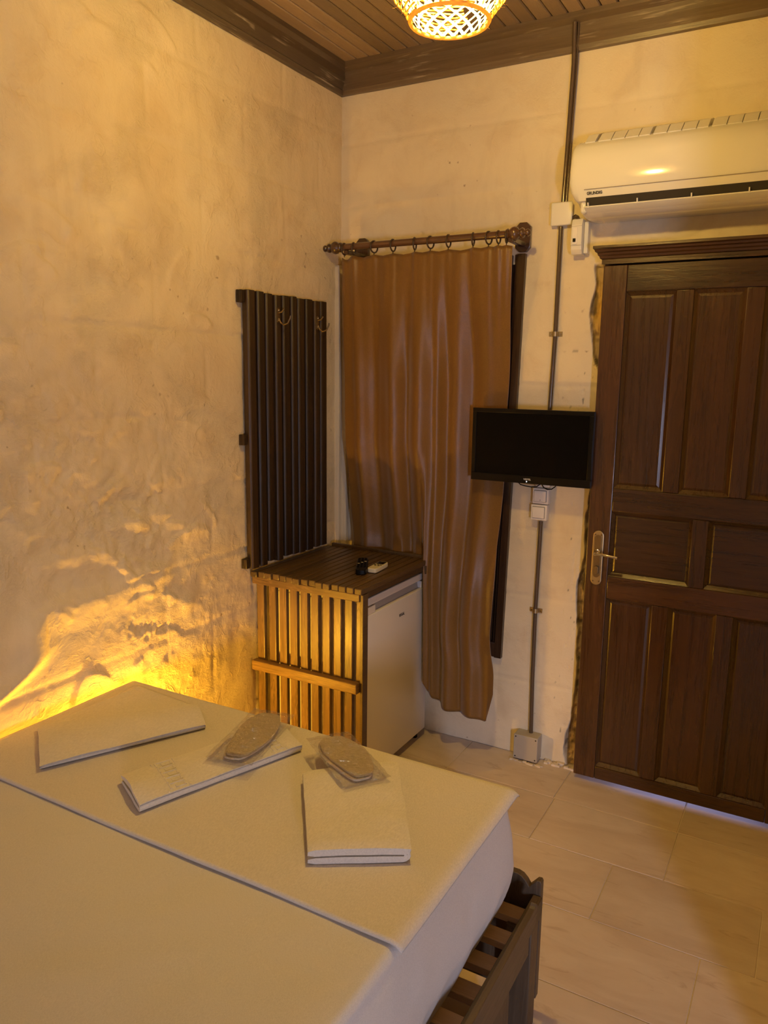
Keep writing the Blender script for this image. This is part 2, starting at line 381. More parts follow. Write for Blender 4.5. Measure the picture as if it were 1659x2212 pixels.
# value noise for relief
rng = np.random.RandomState(3)
TAB = rng.rand(256, 256)
def vn(x, y, s, off=0.0):
    x = np.asarray(x)*s+off*7.3+50; y = np.asarray(y)*s+off*3.1+50
    xi = np.floor(x).astype(int); yi = np.floor(y).astype(int); fx = x-xi; fy = y-yi
    fx = fx*fx*(3-2*fx); fy = fy*fy*(3-2*fy); a = lambda i, j: TAB[(yi+j) % 256, (xi+i) % 256]
    return (a(0, 0)*(1-fx)+a(1, 0)*fx)*(1-fy)+(a(0, 1)*(1-fx)+a(1, 1)*fx)*fy-0.5
def fbm(x, y, s, o=4, off=0.0, g=0.5):
    r = 0; k = 1.0
    for i in range(o): r = r+k*vn(x, y, s*2**i, off+i); k *= g
    return r
def gs(x, c, w_): return np.exp(-((x-c)/w_)**2)
def sst(x, a, b):
    t = np.clip((x-a)/(b-a), 0, 1); return t*t*(3-2*t)

# ------------------------------------------------------------------ walls
def wall_mesh(name, us, zs, P, relief, mt, keep=None, wear=None):
    U, Z = np.meshgrid(us, zs); D = relief(U, Z)
    X = P(U, Z, D); n = len(us); mz = len(zs)
    V = np.stack([a.ravel() for a in X], 1)
    jj, ii = np.meshgrid(np.arange(mz-1), np.arange(n-1), indexing='ij')
    a = (jj*n+ii); F = np.stack([a, a+1, a+n+1, a+n], -1)
    if keep is not None:
        uc = (us[1:]+us[:-1])/2; zc = (zs[1:]+zs[:-1])/2; UC, ZC = np.meshgrid(uc, zc)
        F = F[keep(UC, ZC)]
    F = F.reshape(-1, 4)
    me = bpy.data.meshes.new(name); me.from_pydata(V.tolist(), [], F.tolist())
    me.polygons.foreach_set('use_smooth', [True]*len(me.polygons)); me.materials.append(M[mt])
    ca = me.color_attributes.new('wear', 'FLOAT_COLOR', 'POINT')
    Wr = wear(U, Z) if wear is not None else np.zeros(U.shape+(3,))
    col = np.concatenate([Wr.reshape(-1, 3), np.ones((len(V), 1))], 1)
    ca.data.foreach_set('color', col.ravel().astype('f'))
    o = bpy.data.objects.new(name, me); C.objects.link(o); WL[o] = Vector((0, 0, 0)); return o
HZ = 2.86
def seq(a, b, st): return np.linspace(a, b, max(2, int(abs(b-a)/st)+1))
# left wall, x = 0, relief towards +x
def relL(y, z):
    calm = 1-0.85*gs(y, -1.42, 0.42)*gs(z, 0.72, 0.30)
    d = (0.008*fbm(y, z, 1.4, 3, 1)+0.006*fbm(y, z, 5, 3, 2))*calm
    rough = 0.15+0.85*sst(vn(y, z, 2.2, 5), -0.05, 0.25)
    reg = gs(y, -1.35, 0.5)*gs(z, 1.20, 0.32)
    d += (0.0026+0.0050*reg)*fbm(y, z, 20, 4, 3, 0.65)*(rough+reg)
    # trowel swipes: curved thin ridges
    for (cy, cz, r, a0, a1, h) in TROW:
        rr = np.hypot(y-cy, z-cz); an = np.degrees(np.arctan2(z-cz, y-cy))
        msk = sst(an, a0, a0+12)*(1-sst(an, a1-12, a1))
        dr = rr-r
        d += h*msk*np.where(dr > 0, np.exp(-(dr/0.004)**2), np.exp(-(dr/0.03)**2))
    # courses of stone under the plaster
    for zc in (0.42, 0.68, 0.925, 1.19, 1.45, 1.73, 2.02, 2.31, 2.58):
        d -= 0.004*gs(z+0.012*vn(y, z*0, 3, zc), zc, 0.012)*(0.4+0.6*sst(vn(y, z*0+zc, 3.5, 8), -0.2, 0.2))
    for k, zc in enumerate((0.30, 0.55, 0.80, 1.06, 1.32, 1.59, 1.87, 2.16, 2.44, 2.7)):
        for yc in np.arange(-4.4, 0, 0.47)+(k % 2)*0.23:
            d -= 0.0025*gs(y+0.01*vn(y*0, z, 6, yc), yc, 0.010)*gs(z, zc, 0.12)
    # the ledge and lump that throw the long shadows of the amber lamp
    edge = 0.925+0.03*vn(y, y*0, 4, 2)+0.012*vn(y, y*0, 17, 6)
    d += (0.014+0.014*vn(y, y*0, 9, 44))*sst(z, edge-0.11, edge-0.004)*(1-sst(z, edge, edge+0.035))*sst(y, -1.62, -1.50)*(1-sst(y, -1.16, -1.04))
    arc = -1.62-0.30*(1-sst(z, 0.60, 0.80))+0.02*vn(z, z*0, 7, 3)+0.05*sst(z, 0.84, 0.98)
    d += 0.024*gs(y, arc, 0.050)*(1-sst(z, 0.86, 0.97))*sst(z, 0.30, 0.45)
    d += 0.010*gs(y, -1.02, 0.05)*gs(z, 0.79, 0.03)
    d += 0.012*gs(y, -1.5, 0.10)*gs(z, 1.05, 0.035)+0.010*gs(y, -1.22, 0.16)*gs(z, 1.12, 0.03)
    # crater of rough render
    cr = gs(y, -1.20, 0.11)*gs(z+0.25*(y+1.2), 0.745, 0.035)
    d += cr*(0.010*fbm(y, z, 40, 3, 9, 0.8)-0.004)
    return d
rt = random.Random(11)
TROW = []
for cy, cz, sp, nn in ((-1.30, 0.72, 0.30, 16), (-1.35, 1.12, 0.38, 20), (-1.5, 1.72, 0.4, 11), (-1.45, 2.25, 0.4, 9), (-0.9, 1.9, 0.5, 6)):
    for k in range(nn):
        a0 = rt.uniform(10, 110)
        TROW.append((cy+rt.uniform(-sp, sp), cz+rt.uniform(-sp, sp)*0.6, rt.uniform(0.05, 0.20), a0, a0+rt.uniform(40, 90), rt.uniform(0.0025, 0.0065)))
def wearL(y, z):
    r = np.zeros(y.shape+(3,))
    r[..., 0] = 0.35*sst(fbm(y, z, 3, 4, 21), 0.10, 0.5)*gs(z, 2.1, 0.4)*gs(y, -1.35, 0.5)
    sp = sst(vn(y, z, 40, 31), 0.36, 0.44)*sst(vn(y, z, 3, 33), 0.1, 0.25)
    return r
ys = np.concatenate([seq(0, -2.35, 0.0065), seq(-2.35, -4.85, 0.05)[1:]])
wl = wall_mesh('wall_left', ys, seq(0, HZ, 0.0065), lambda U, Z, D: (D, U, Z), relL, 'plaster_left', wear=wearL)
struct(wl, 'rough cream plastered wall on the left, glowing amber above the bed', 'wall')
# back wall, y = 0, relief towards -y
DX0, DX1, DZ1 = 1.195, 1.93, 1.965
WX0, WX1, WZ0, WZ1 = 0.15, 0.815, 0.46, 2.02
def relB(x, z):
    d = 0.006*fbm(x, z, 1.5, 3, 11)+0.003*fbm(x, z, 6, 3, 12)+0.0014*fbm(x, z, 22, 3, 13)
    for zc in (0.33, 0.70, 0.98, 1.28, 1.56, 2.30, 2.55):
        d -= 0.0028*gs(z+0.01*vn(x, z*0, 3, zc+4), zc, 0.008)
    for k, zc in enumerate((0.50, 0.83, 1.12, 1.42)):
        d -= 0.002*gs(x, 0.93+0.17*(k % 2), 0.006)*gs(z, zc, 0.11)
    # broken plaster beside the door
    e = 1.135+0.030*fbm(z, z*0, 9, 4, 3)+0.022*vn(z, z*0, 3, 9)-0.035*gs(z, 1.85, 0.10)+0.02*gs(z, 1.4, 0.3)-0.028*gs(z, 0.10, 0.08)
    br = sst(x, e, e+0.006)*(z < 2.0)*(x < 1.4)
    d += -0.022*br+br*0.012*fbm(x, z, 45, 3, 14, 0.8)
    d -= 0.004*sst(vn(x, z, 55, 15), 0.40, 0.47)*gs(x, 1.08, 0.06)*(z < 1.7)
    # uneven patch above the door
    d += 0.004*fbm(x, z, 26, 3, 16, 0.7)*sst(x, 1.06, 1.12)*gs(z, 2.09, 0.07)
    return d
def wearB(x, z):
    r = np.zeros(x.shape+(3,))
    e = 1.135+0.030*fbm(z, z*0, 9, 4, 3)+0.022*vn(z, z*0, 3, 9)-0.035*gs(z, 1.85, 0.10)+0.02*gs(z, 1.4, 0.3)-0.028*gs(z, 0.10, 0.08)
    br = sst(x, e, e+0.004)*(z < 2.0)*(x < 1.4)
    r[..., 0] = br*0.75+0.55*sst(fbm(x, z, 5, 4, 41), 0.12, 0.5)*(gs(z, 2.09, 0.06)*(x > 1.05)+0.7*gs(z, 0.15, 0.25)*(x > 0.8))
    r[..., 0] = np.clip(r[..., 0], 0, 1)
    r[..., 1] = br*gs(z, 1.85, 0.09)
    r[..., 2] = br*0.8*sst(vn(x, z, 38, 42), 0.05, 0.3)+0.7*sst(vn(x, z, 62, 43), 0.42, 0.48)*gs(x, 1.09, 0.06)*(z < 1.7)
    return np.clip(r, 0, 1)
xs = np.unique(np.concatenate([seq(0, 2.3, 0.0075), seq(1.05, 1.20, 0.003)]))
zs = seq(0, HZ, 0.0075)
wb = wall_mesh('wall_back', xs, zs, lambda U, Z, D: (U, -D, Z), relB, 'plaster_back',
    keep=lambda x, z: ~(((x > DX0) & (x < DX1) & (z < DZ1)) | ((x > WX0) & (x < WX1) & (z > WZ0) & (z < WZ1))), wear=wearB)
struct(wb, 'cream plastered back wall with window, door and air conditioner', 'wall')
struct(MB().box((-0.25, 0.0, -0.2), (0, 0.3, 3.0)).build('wall_corner', 'plaster_back'), 'outer masonry behind the corner', 'wall')
struct(MB().box((2.30, -1.9, 0), (2.45, 0.02, HZ)).build('wall_right', 'plaster_back'), 'plastered wall right of the door', 'wall')
struct(MB().box((3.9, -4.85, 0), (4.0, -1.9, HZ)).build('wall_far_right', 'plaster_back'), 'plastered wall of the side recess', 'wall')
struct(MB().box((2.45, -1.92, 0), (3.9, -1.80, HZ)).build('wall_recess', 'plaster_back'), 'plastered end wall of the side recess', 'wall')
struct(MB().box((-0.1, -4.95, 0), (4.0, -4.85, HZ)).build('wall_front', 'plaster_back'), 'plastered wall behind the camera', 'wall')
# plaster reveal standing between the left wall and the window
rv = MB()
def revf(x0, x1, y0, y1):
    rv.box((x0, y0, 0.10), (x1, y1, 2.055))
revf(-0.005, 0.022, -0.052, 0.0); revf(0.0, 0.045, -0.028, 0.0)
rv = rv.build('trim_3', 'plaster_back', bev=0.006, smooth='auto')
struct(rv, 'plastered moulding in the corner left of the brown curtain', 'trim')
# ------------------------------------------------------------------ floor with tiles
fl = MB().box((-0.1, -4.95, -0.06), (4.0, 0.6, -0.003)).build('floor', 'grout', origin=(0, 0, -0.06))
struct(fl, 'pale limestone tiled floor with brown veins', 'floor')
TL, TW = 0.45, 0.30
t0 = None
rows = [(0.0, -0.27)]+[(-0.27-TW*k, -0.27-TW*(k+1)) for k in range(16)]
offs = [0.205, 0.20, 0.36, 0.05, 0.0, 0.23, 0.1, 0.31, 0.17, 0.02, 0.27, 0.12, 0.36, 0.05, 0.2, 0.3, 0.1]
meshes = {}
def tile_mesh(wd, dp):
    key = (round(wd, 3), round(dp, 3))
    if key not in meshes:
        b = 0.0012; g = 0.0015; x = wd/2-g; y = dp/2-g
        vs = [(-x, -y, -0.006), (x, -y, -0.006), (x, y, -0.006), (-x, y, -0.006), (-x, -y, -b), (x, -y, -b), (x, y, -b), (-x, y, -b),
              (-x+b, -y+b, 0), (x-b, -y+b, 0), (x-b, y-b, 0), (-x+b, y-b, 0)]
        fs = [(0, 1, 5, 4), (1, 2, 6, 5), (2, 3, 7, 6), (3, 0, 4, 7), (4, 5, 9, 8), (5, 6, 10, 9), (6, 7, 11, 10), (7, 4, 8, 11), (8, 9, 10, 11)]
        me = bpy.data.meshes.new('tile'); me.from_pydata(vs, [], fs); me.materials.append(M['tile']); meshes[key] = me
    return meshes[key]
for (y0, y1), of in zip(rows, offs):
    x = -of
    while x < 3.9:
        a, b = max(x, 0.0), min(x+TL, 3.9)
        if b-a > 0.03:
            o = bpy.data.objects.new('tile', tile_mesh(b-a, y0-max(y1, -4.85))); C.objects.link(o); o.parent = fl
            o.location = Vector(((a+b)/2, (y0+max(y1, -4.85))/2, random.uniform(-0.0006, 0.0004)))-WL[fl]
        x += TL
# threshold stone outside
struct(MB().box((1.1, 0.02, -0.01), (2.1, 0.6, 0.0)).build('floor_threshold', 'tile'), 'stone threshold behind the wooden door', 'floor')
# ------------------------------------------------------------------ ceiling planks and beams
ce = MB().box((-0.1, -4.95, HZ+0.012), (4.0, 0.05, HZ+0.06)).build('ceiling', 'ceiling_wood', origin=(0, 0, HZ+0.012))
struct(ce, 'brown varnished tongue and groove plank ceiling', 'ceiling')
pw = 0.0585
pl = None; x = 0.041-pw
while x < 3.9:
    a = max(x, 0.0)
    if pl is None or a == 0.0:
        p = MB().prism([(0.001, 0.012), (0.001, 0.005), (0.004, 0.0), (pw-0.007, 0.0), (pw-0.004, 0.005), (pw-0.004, 0.012)], 1, -4.85, 0.0)
        pl = p.build('plank', 'ceiling_wood', None, origin=(0, 0, 0)); pl.parent = ce
        pl.location = Vector((x, 0, HZ))-WL[ce]
    else:
        piece(pl, ce, (x, 0, HZ))
    x += pw
t1 = MB()
t1.prism([(0, 2.74), (0.016, 2.742), (0.022, 2.757), (0.018, 2.762), (0.030, 2.80), (0.030, 2.83), (0.045, 2.842), (0.045, HZ), (0, HZ)], 1, -4.85, -0.0)
struct(t1.build('trim_1', 'beam_y', origin=(0, -2.4, 2.74), smooth=False), 'dark brown moulded beam along the top of the left wall', 'trim')
t2 = MB()
t2.prism([(0, 2.74), (-0.016, 2.742), (-0.022, 2.757), (-0.020, 2.80), (-0.022, 2.83), (-0.045, 2.842), (-0.045, HZ), (0, HZ)], 0, 0.0, 2.3)
struct(t2.build('trim_2', 'beam', origin=(1.1, 0, 2.74)), 'dark brown moulded beam along the top of the back wall', 'trim')

# ------------------------------------------------------------------ window behind the curtain
wn = empty_struct('window_1', (0.43, 0, 0.41), 'dark wooden window behind the brown curtain', 'window')
FY0, FY1 = -0.022, 0.06
prof = [(0, FY1), (0, FY0), (0.030, FY0), (0.034, -0.010), (0.044, -0.010), (0.048, 0.004), (0.055, 0.004), (0.055, FY1)]
fs_ = MB().prism([(0.850-a, b) for a, b in prof+[]], 2, 0.415, 2.055); fs_.v = [(x-(2.055-z)/1.64*0.034, y, z) for x, y, z in fs_.v]; fs_.build('frame_side', 'dark_wood', wn)
fs_ = MB().box((0.770, 0.004, 0.44), (0.800, 0.05, 2.0)); fs_.v = [(x-(2.055-z)/1.64*0.034, y, z) for x, y, z in fs_.v]; fs_.build('casement_stile', 'dark_wood', wn)
MB().prism([(0.125+a, b) for a, b in prof], 2, 0.415, 2.055).build('frame_side', 'dark_wood', wn)
Box('frame_top', 'dark_wood', wn, (0.18, FY0+.002, 1.99), (0.795, FY1, 2.054), 0.003)
Box('frame_bottom', 'dark_wood', wn, (0.18, FY0+.002, 0.416), (0.795, FY1, 0.48), 0.003)
Box('mullion', 'dark_wood', wn, (0.425, -0.008, 0.48), (0.47, 0.05, 1.99), 0.003)
for xa, xb in ((0.18, 0.425), (0.47, 0.795)):
    Box('pane', 'glass', wn, (xa, 0.018, 0.48), (xb, 0.024, 1.20), 0.0)
    Box('pane', 'glass', wn, (xa, 0.018, 1.23), (xb, 0.024, 1.99), 0.0)
    Box('glazing_bar', 'dark_wood', wn, (xa, 0.0, 1.20), (xb, 0.04, 1.23), 0.002)

# ------------------------------------------------------------------ door
DY = -0.082
dr = empty_struct('door_1', (1.55, DY+0.02, 0.0), 'dark brown varnished panelled wooden door with bronze handle plate', 'door')
def frame_piece(name, x0, x1, z0, z1, mt, y0=DY, y1=DY+0.042, bv=0.003):
    return MB().box((x0, y0, z0), (x1, y1, z1)).build(name, mt, dr, bev=bv, smooth='auto')
LX, RX, BZ, TZ = 1.166, 1.945, 0.020, 1.985
frame_piece('stile', LX, 1.250, BZ, TZ, 'door_wood'); frame_piece('stile', RX-0.084, RX, BZ, TZ, 'door_wood')
for a, b in ((BZ, 0.072), (0.764, 0.850), (1.100, 1.187), (1.893, TZ)):
    frame_piece('rail', 1.2505, RX-0.0845, a, b, 'door_wood_x', DY+0.001)
for xa, xb in ((1.4215, 1.4785), (1.6425, 1.6985)):
    frame_piece('muntin', xa, xb, 1.1875, 1.8925, 'door_wood', DY+0.002)
    frame_piece('muntin', xa-0.003, xb-0.002, 0.0725, 0.7635, 'door_wood', DY+0.002)
frame_piece('muntin', 1.535, 1.589, 0.8505, 1.0995, 'door_wood', DY+0.002)
def door_panel(x0, x1, z0, z1, mt='door_wood'):
    x0 -= 0.004; x1 += 0.003; z0 -= 0.002; z1 += 0.002     # tongues run into the frame
    q = DY+0.018; e = 0.015; mb = MB()
    o4 = [(x0, z0), (x1, z0), (x1, z1), (x0, z1)]; i4 = [(x0+e, z0+e), (x1-e, z0+e), (x1-e, z1-e), (x0+e, z1-e)]
    k4 = [(x0+e*1.6, z0+e*1.6), (x1-e*1.6, z0+e*1.6), (x1-e*1.6, z1-e*1.6), (x0+e*1.6, z1-e*1.6)]
    mb.add([(a, DY+0.006, b) for a, b in o4]+[(a, q, b) for a, b in i4]+[(a, q-0.003, b) for a, b in k4]+[(a, DY+0.036, b) for a, b in o4],
           [(0, 1, 5, 4), (1, 2, 6, 5), (2, 3, 7, 6), (3, 0, 4, 7), (4, 5, 9, 8), (5, 6, 10, 9), (6, 7, 11, 10), (7, 4, 8, 11), (8, 9, 10, 11), (12, 13, 1, 0), (13, 14, 2, 1), (14, 15, 3, 2), (15, 12, 0, 3), (15, 14, 13, 12)])
    return mb.build('panel', mt, dr)
for xa, xb in ((1.2505, 1.4215), (1.4785, 1.6425), (1.6985, 1.8605)):
    door_panel(xa, xb, 1.1875, 1.8925)
    door_panel(xa, xb-0.002, 0.0725, 0.7635)
door_panel(1.2505, 1.535, 0.8505, 1.0995, 'door_wood_x'); door_panel(1.589, 1.8605, 0.8505, 1.0995, 'door_wood_x')
# casing behind the leaf
Box('casing', 'dark_wood', dr, (1.158, -0.038, 0.028), (1.215, 0.05, 2.0), 0.003)
Box('casing', 'dark_wood', dr, (1.915, -0.038, 0.028), (1.97, 0.05, 2.0), 0.003)
Box('casing', 'dark_wood', dr, (1.2155, -0.038, 1.96), (1.9145, 0.05, 2.0), 0.003)
# stepped cornice above, mitred at the left end
cn = MB(); steps = [(-0.068, 1.990), (-0.088, 1.990), (-0.088, 2.006), (-0.094, 2.009), (-0.096, 2.016), (-0.102, 2.020), (-0.104, 2.027), (-0.112, 2.031), (-0.114, 2.037), (-0.122, 2.041), (-0.122, 2.050), (-0.038, 2.050), (-0.038, 1.990)]
x0s = [1.178, 1.160, 1.160, 1.154, 1.152, 1.148, 1.146, 1.140, 1.138, 1.134, 1.134, 1.134, 1.178]
n_ = len(steps); cn.add([(x, y, z) for x, (y, z) in zip(x0s, steps)]+[(2.0, y, z) for y, z in steps],
    [tuple(range(n_))[::-1], tuple(range(n_, 2*n_))]+[(i, (i+1) % n_, (i+1) % n_+n_, i+n_) for i in range(n_)])
cn.build('cornice', 'door_wood_x', dr)
# handle
def stadium(cx, cz, w_, h_, n=10):
    r = w_/2; pts = []
    for k in range(n+1): a = PI*k/n; pts.append((cx+r*math.cos(a), cz+h_/2-r+r*math.sin(a)))
    for k in range(n+1): a = PI+PI*k/n; pts.append((cx+r*math.cos(a), cz-h_/2+r+r*math.sin(a)))
    return pts
hp = MB().prism(stadium(1.209, 0.918, 0.041, 0.212), 1, DY-0.006, DY).build('handle_plate', 'brass', dr, bev=0.0025, smooth='auto')
MB().prism(stadium(1.209, 0.925, 0.027, 0.165), 1, DY-0.0085, DY-0.006).build('inner_plate', 'bronze', hp, bev=0.001, smooth='auto')
MB().prism(stadium(1.209, 0.872, 0.017, 0.032), 1, DY-0.014, DY-0.0085).build('keyhole_cylinder', 'bronze', hp, bev=0.001)
lv = MB(); lv.lathe([(0, 0.011), (0.006, 0.011), (0.008, 0.008), (0.040, 0.0065)], (1.210, DY-0.008, 0.942), (0, -1, 0), 16)
pth = [(1.210, DY-0.040, 0.942)]
for k in range(10): t = k/9; pth.append((1.212+0.080*t, DY-0.046-0.003*math.sin(t*PI), 0.942-0.008*t*t+0.002*t))
lv.tube(pth, [0.0075, 0.008]+[0.0052]*7+[0.0055, 0.006], 10)
lv.build('lever', 'chrome', hp, smooth='auto')
for sx, sz in ((1.198, 1.008), (1.220, 1.008), (1.198, 0.828), (1.220, 0.828)):
    MB().lathe([(0, 0.0028), (0.0015, 0.002)], (sx, DY-0.006, sz), (0, -1, 0), 8).build('screw', 'bronze', hp)

# ------------------------------------------------------------------ air conditioner
ac = thing('air_conditioner', 'long white wall air conditioner above the wooden door', 'air conditioner', (1.46, 0, 2.12))
AX0, AX1 = 1.060, 1.875
body = [(0.0, 2.145), (-0.120, 2.138), (-0.150, 2.142), (-0.168, 2.152)]            # underside up to lower lip
front = [(-0.192, 2.190), (-0.204, 2.215), (-0.208, 2.25), (-0.206, 2.29), (-0.200, 2.33), (-0.188, 2.362), (-0.168, 2.382), (-0.13, 2.398), (-0.06, 2.415), (0.0, 2.420)]
def loft_x(mb, prof, x0, x1, r):
    # profile swept along x with rounded ends (scaled rings)
    st = []
    for k in range(5):
        a = PI/2*k/4; st.append((x0+r*(1-math.sin(a)), 1-0.10*(1-math.sin(a)) if k else 0.90))
    st = [(x0+r*(1-math.sin(PI/2*k/4)), k) for k in range(5)][::-1]
    rings = [(x0, 0.93), (x0+0.004, 0.965), (x0+0.012, 0.99), (x0+0.025, 1.0), (x1-0.025, 1.0), (x1-0.012, 0.99), (x1-0.004, 0.965), (x1, 0.93)]
    n = len(prof); cy, cz = -0.03, 2.27; vs = []
    for x, s in rings:
        for y, z in prof:
            k_ = max(0, 2.23-z)*0.45*(1 if x < 1.4 else -1)
            vs.append((x+k_, min(0, cy+(y-cy)*s) if y < -0.01 else y, cz+(z-cz)*s))
    fs = [tuple(range(n))[::-1], tuple(range((len(rings)-1)*n, len(rings)*n))]
    for j in range(len(rings)-1):
        for i in range(n): fs.append((j*n+i, j*n+(i+1) % n, (j+1)*n+(i+1) % n, (j+1)*n+i))
    mb.add(vs, fs)
# housing: recess for the outlet between (-.168,2.15) and (-.192,2.19)
mb = MB(); loft_x(mb, body+[(-0.150, 2.168), (-0.150, 2.186)]+front, AX0, AX1, 0.02)
mb.build('housing', 'ac_white', ac, smooth='auto')
Box('end_cap', 'ac_white', ac, (AX0+0.036, -0.182, 2.150), (AX0+0.062, -0.10, 2.196), 0.012, seg=3)
Box('end_cap', 'ac_white', ac, (AX1-0.062, -0.186, 2.146), (AX1-0.030, -0.10, 2.196), 0.012, seg=3)
MB().prism([(-0.151, 2.158), (-0.151, 2.190), (-0.196, 2.198), (-0.186, 2.170)], 0, AX0+0.06, AX1-0.06).build('outlet', 'slot', ac)
MB().prism([(-0.150, 2.148), (-0.168, 2.152), (-0.192, 2.168), (-0.190, 2.172), (-0.166, 2.158), (-0.150, 2.156)], 0, AX0+0.055, AX1-0.055).build('flap', 'white_paint', ac, smooth='auto')
for k, xx in enumerate((AX0+0.066, AX0+0.230, AX0+0.400, AX0+0.57, AX0+0.72)):
    MB().prism([(-0.186, 2.165), (-0.192, 2.166), (-0.198, 2.182), (-0.190, 2.184)], 0, xx, xx+0.004).build('flap_pin', 'white_paint', ac)
MB().prism([(-0.2065, 2.222), (-0.2095, 2.2225), (-0.2085, 2.224), (-0.2065, 2.2235)], 0, AX0+0.055, AX1-0.03).build('seam', 'grey_plastic', ac)
# air intake grille ribs on the top
for k in range(17):
    xx = AX0+0.05+0.045*k
    MB().prism([(-0.160, 2.380), (-0.12, 2.392), (-0.06, 2.405), (-0.005, 2.410), (-0.005, 2.446), (-0.06, 2.440), (-0.12, 2.420), (-0.166, 2.386)], 0, xx-0.012, xx+0.0300 if k % 4 else xx+0.022).build('grille_rib', 'white_paint', ac)
text('GRUNDIG', 0.0135, 'logo', 'ink', ac, (1.124, -0.2018, 2.2065), (PI/2+0.44, 0, 0), 0.0006, 0.0003, 0.85)

# ------------------------------------------------------------------ conduit, boxes, breaker
cd = thing('cable_conduit', 'thin shiny brown cable conduit running down the back wall beside the door', 'conduit', (0.98, 0, 0.1))
CY = -0.014
MB().tube([(1.000, -0.032, 2.83), (0.998, CY, 2.70), (0.990, CY, 2.40), (0.985, CY, 2.231)], 0.0085, 12).build('upper_pipe', 'conduit', cd, smooth='auto')
MB().tube([(1.012, -0.026, 2.83), (1.010, CY, 2.70), (1.001, CY, 2.40), (0.996, CY, 2.231)], 0.0035, 8).build('cable', 'conduit', cd, smooth='auto')
MB().tube([(0.981, CY, 2.144), (0.980, CY, 1.75), (0.972, CY, 1.40), (0.966, CY, 1.158)], 0.0085, 12).build('middle_pipe', 'conduit', cd, smooth='auto')
MB().tube([(0.960, CY, 1.022), (0.955, CY, 0.65), (0.957, CY, 0.35), (0.962, CY, 0.112)], 0.0085, 12).build('lower_pipe', 'conduit', cd, smooth='auto')
for cx, cz in ((0.979, 1.753), (0.955, 0.648)):
    k = MB(); k.box((cx-0.026, -0.006, cz-0.009), (cx+0.026, -0.001, cz+0.009))
    k.lathe([(0, 0.0108), (0.018, 0.0108)], (cx, CY, cz-0.009), (0, 0, 1), 16)
    c_ = k.build('clip', 'brass', cd, smooth='auto')
    for sx in (-0.019, 0.019): MB().lathe([(0, 0.0035), (0.002, 0.0025)], (cx+sx, -0.006, cz), (0, -1, 0), 8).build('screw', 'chrome', c_)
jb = thing('junction_box', 'square ivory junction box on the conduit left of the air conditioner', 'electrical box', (0.985, 0, 2.146))
Box('cover', 'white_paint', jb, (0.944, -0.030, 2.146), (1.025, -0.020, 2.229), 0.006, seg=4)
Box('base', 'white_paint', jb, (0.948, -0.020, 2.150), (1.021, 0.0, 2.225), 0.003)
bk = thing('circuit_breaker', 'slim ivory circuit breaker box under the left end of the air conditioner', 'electrical box', (1.055, 0, 2.04))
bx = MB(); bx.prism([(0.0, 2.036), (-0.045, 2.036), (-0.056, 2.052), (-0.060, 2.075), (-0.060, 2.138), (-0.050, 2.160), (0.0, 2.160)], 0, 1.034, 1.074)
bx.build('housing', 'white_paint', bk, bev=0.003, smooth='auto')
Box('side_plate', 'white_paint', bk, (1.0745, -0.032, 2.040), (1.090, 0.0, 2.152), 0.003)
Box('window_cover', 'switch_plastic', bk, (1.040, -0.0625, 2.070), (1.058, -0.060, 2.128), 0.001)
Box('toggle', 'black_plastic', bk, (1.043, -0.067, 2.078), (1.053, -0.062, 2.090), 0.001)
for zz in (2.066, 2.133): Box('seam', 'grey_plastic', bk, (1.0345, -0.0606, zz), (1.0735, -0.0596, zz+0.001), 0)
wr = MB()
for k in range(3):
    wr.tube([(1.020, -0.010-0.004*k, 2.176-0.006*k), (1.036, -0.020-0.004*k, 2.180-0.006*k), (1.050, -0.03, 2.172-0.004*k), (1.056+0.004*k, -0.03, 2.158)], 0.0026, 6)
wr.build('wires', 'conduit', bk, smooth='auto')
fb = thing('floor_junction_box', 'square grey junction box at the foot of the conduit by the floor', 'electrical box', (0.955, -0.03, 0.006))
Box('housing', 'grey_plastic', fb, (0.904, -0.050, 0.008), (1.006, 0.0, 0.114), 0.003)
lid = Box('lid', 'grey_plastic', fb, (0.903, -0.060, 0.007), (1.007, -0.0505, 0.115), 0.003)
for sx in (0.912, 0.998):
    for sz in (0.017, 0.105): MB().lathe([(0, 0.0032), (0.0012, 0.0028)], (sx, -0.060, sz), (0, -1, 0), 10).build('screw', 'ink', lid)
rb = MB(); rr_ = random.Random(4)
for k in range(26):
    x = rr_.uniform(0.89, 1.03); y = -0.062-rr_.uniform(0, 0.012); r = rr_.uniform(0.002, 0.005)
    rb.box((x-r*1.6, y-r, -0.001), (x+r*1.6, y+r, r))
for k in range(40):
    x = rr_.uniform(1.03, 1.17); y = -rr_.uniform(0.0, 0.03); r = rr_.uniform(0.002, 0.007)
    rb.box((x-r*1.6, y-r, -0.001), (x+r*1.6, y+r, r*1.4))
o = rb.build('plaster_crumbs', 'grout'); o['kind'] = 'stuff'; tag(o, 'crumbs of plaster along the foot of the wall beside the grey box', 'rubble')
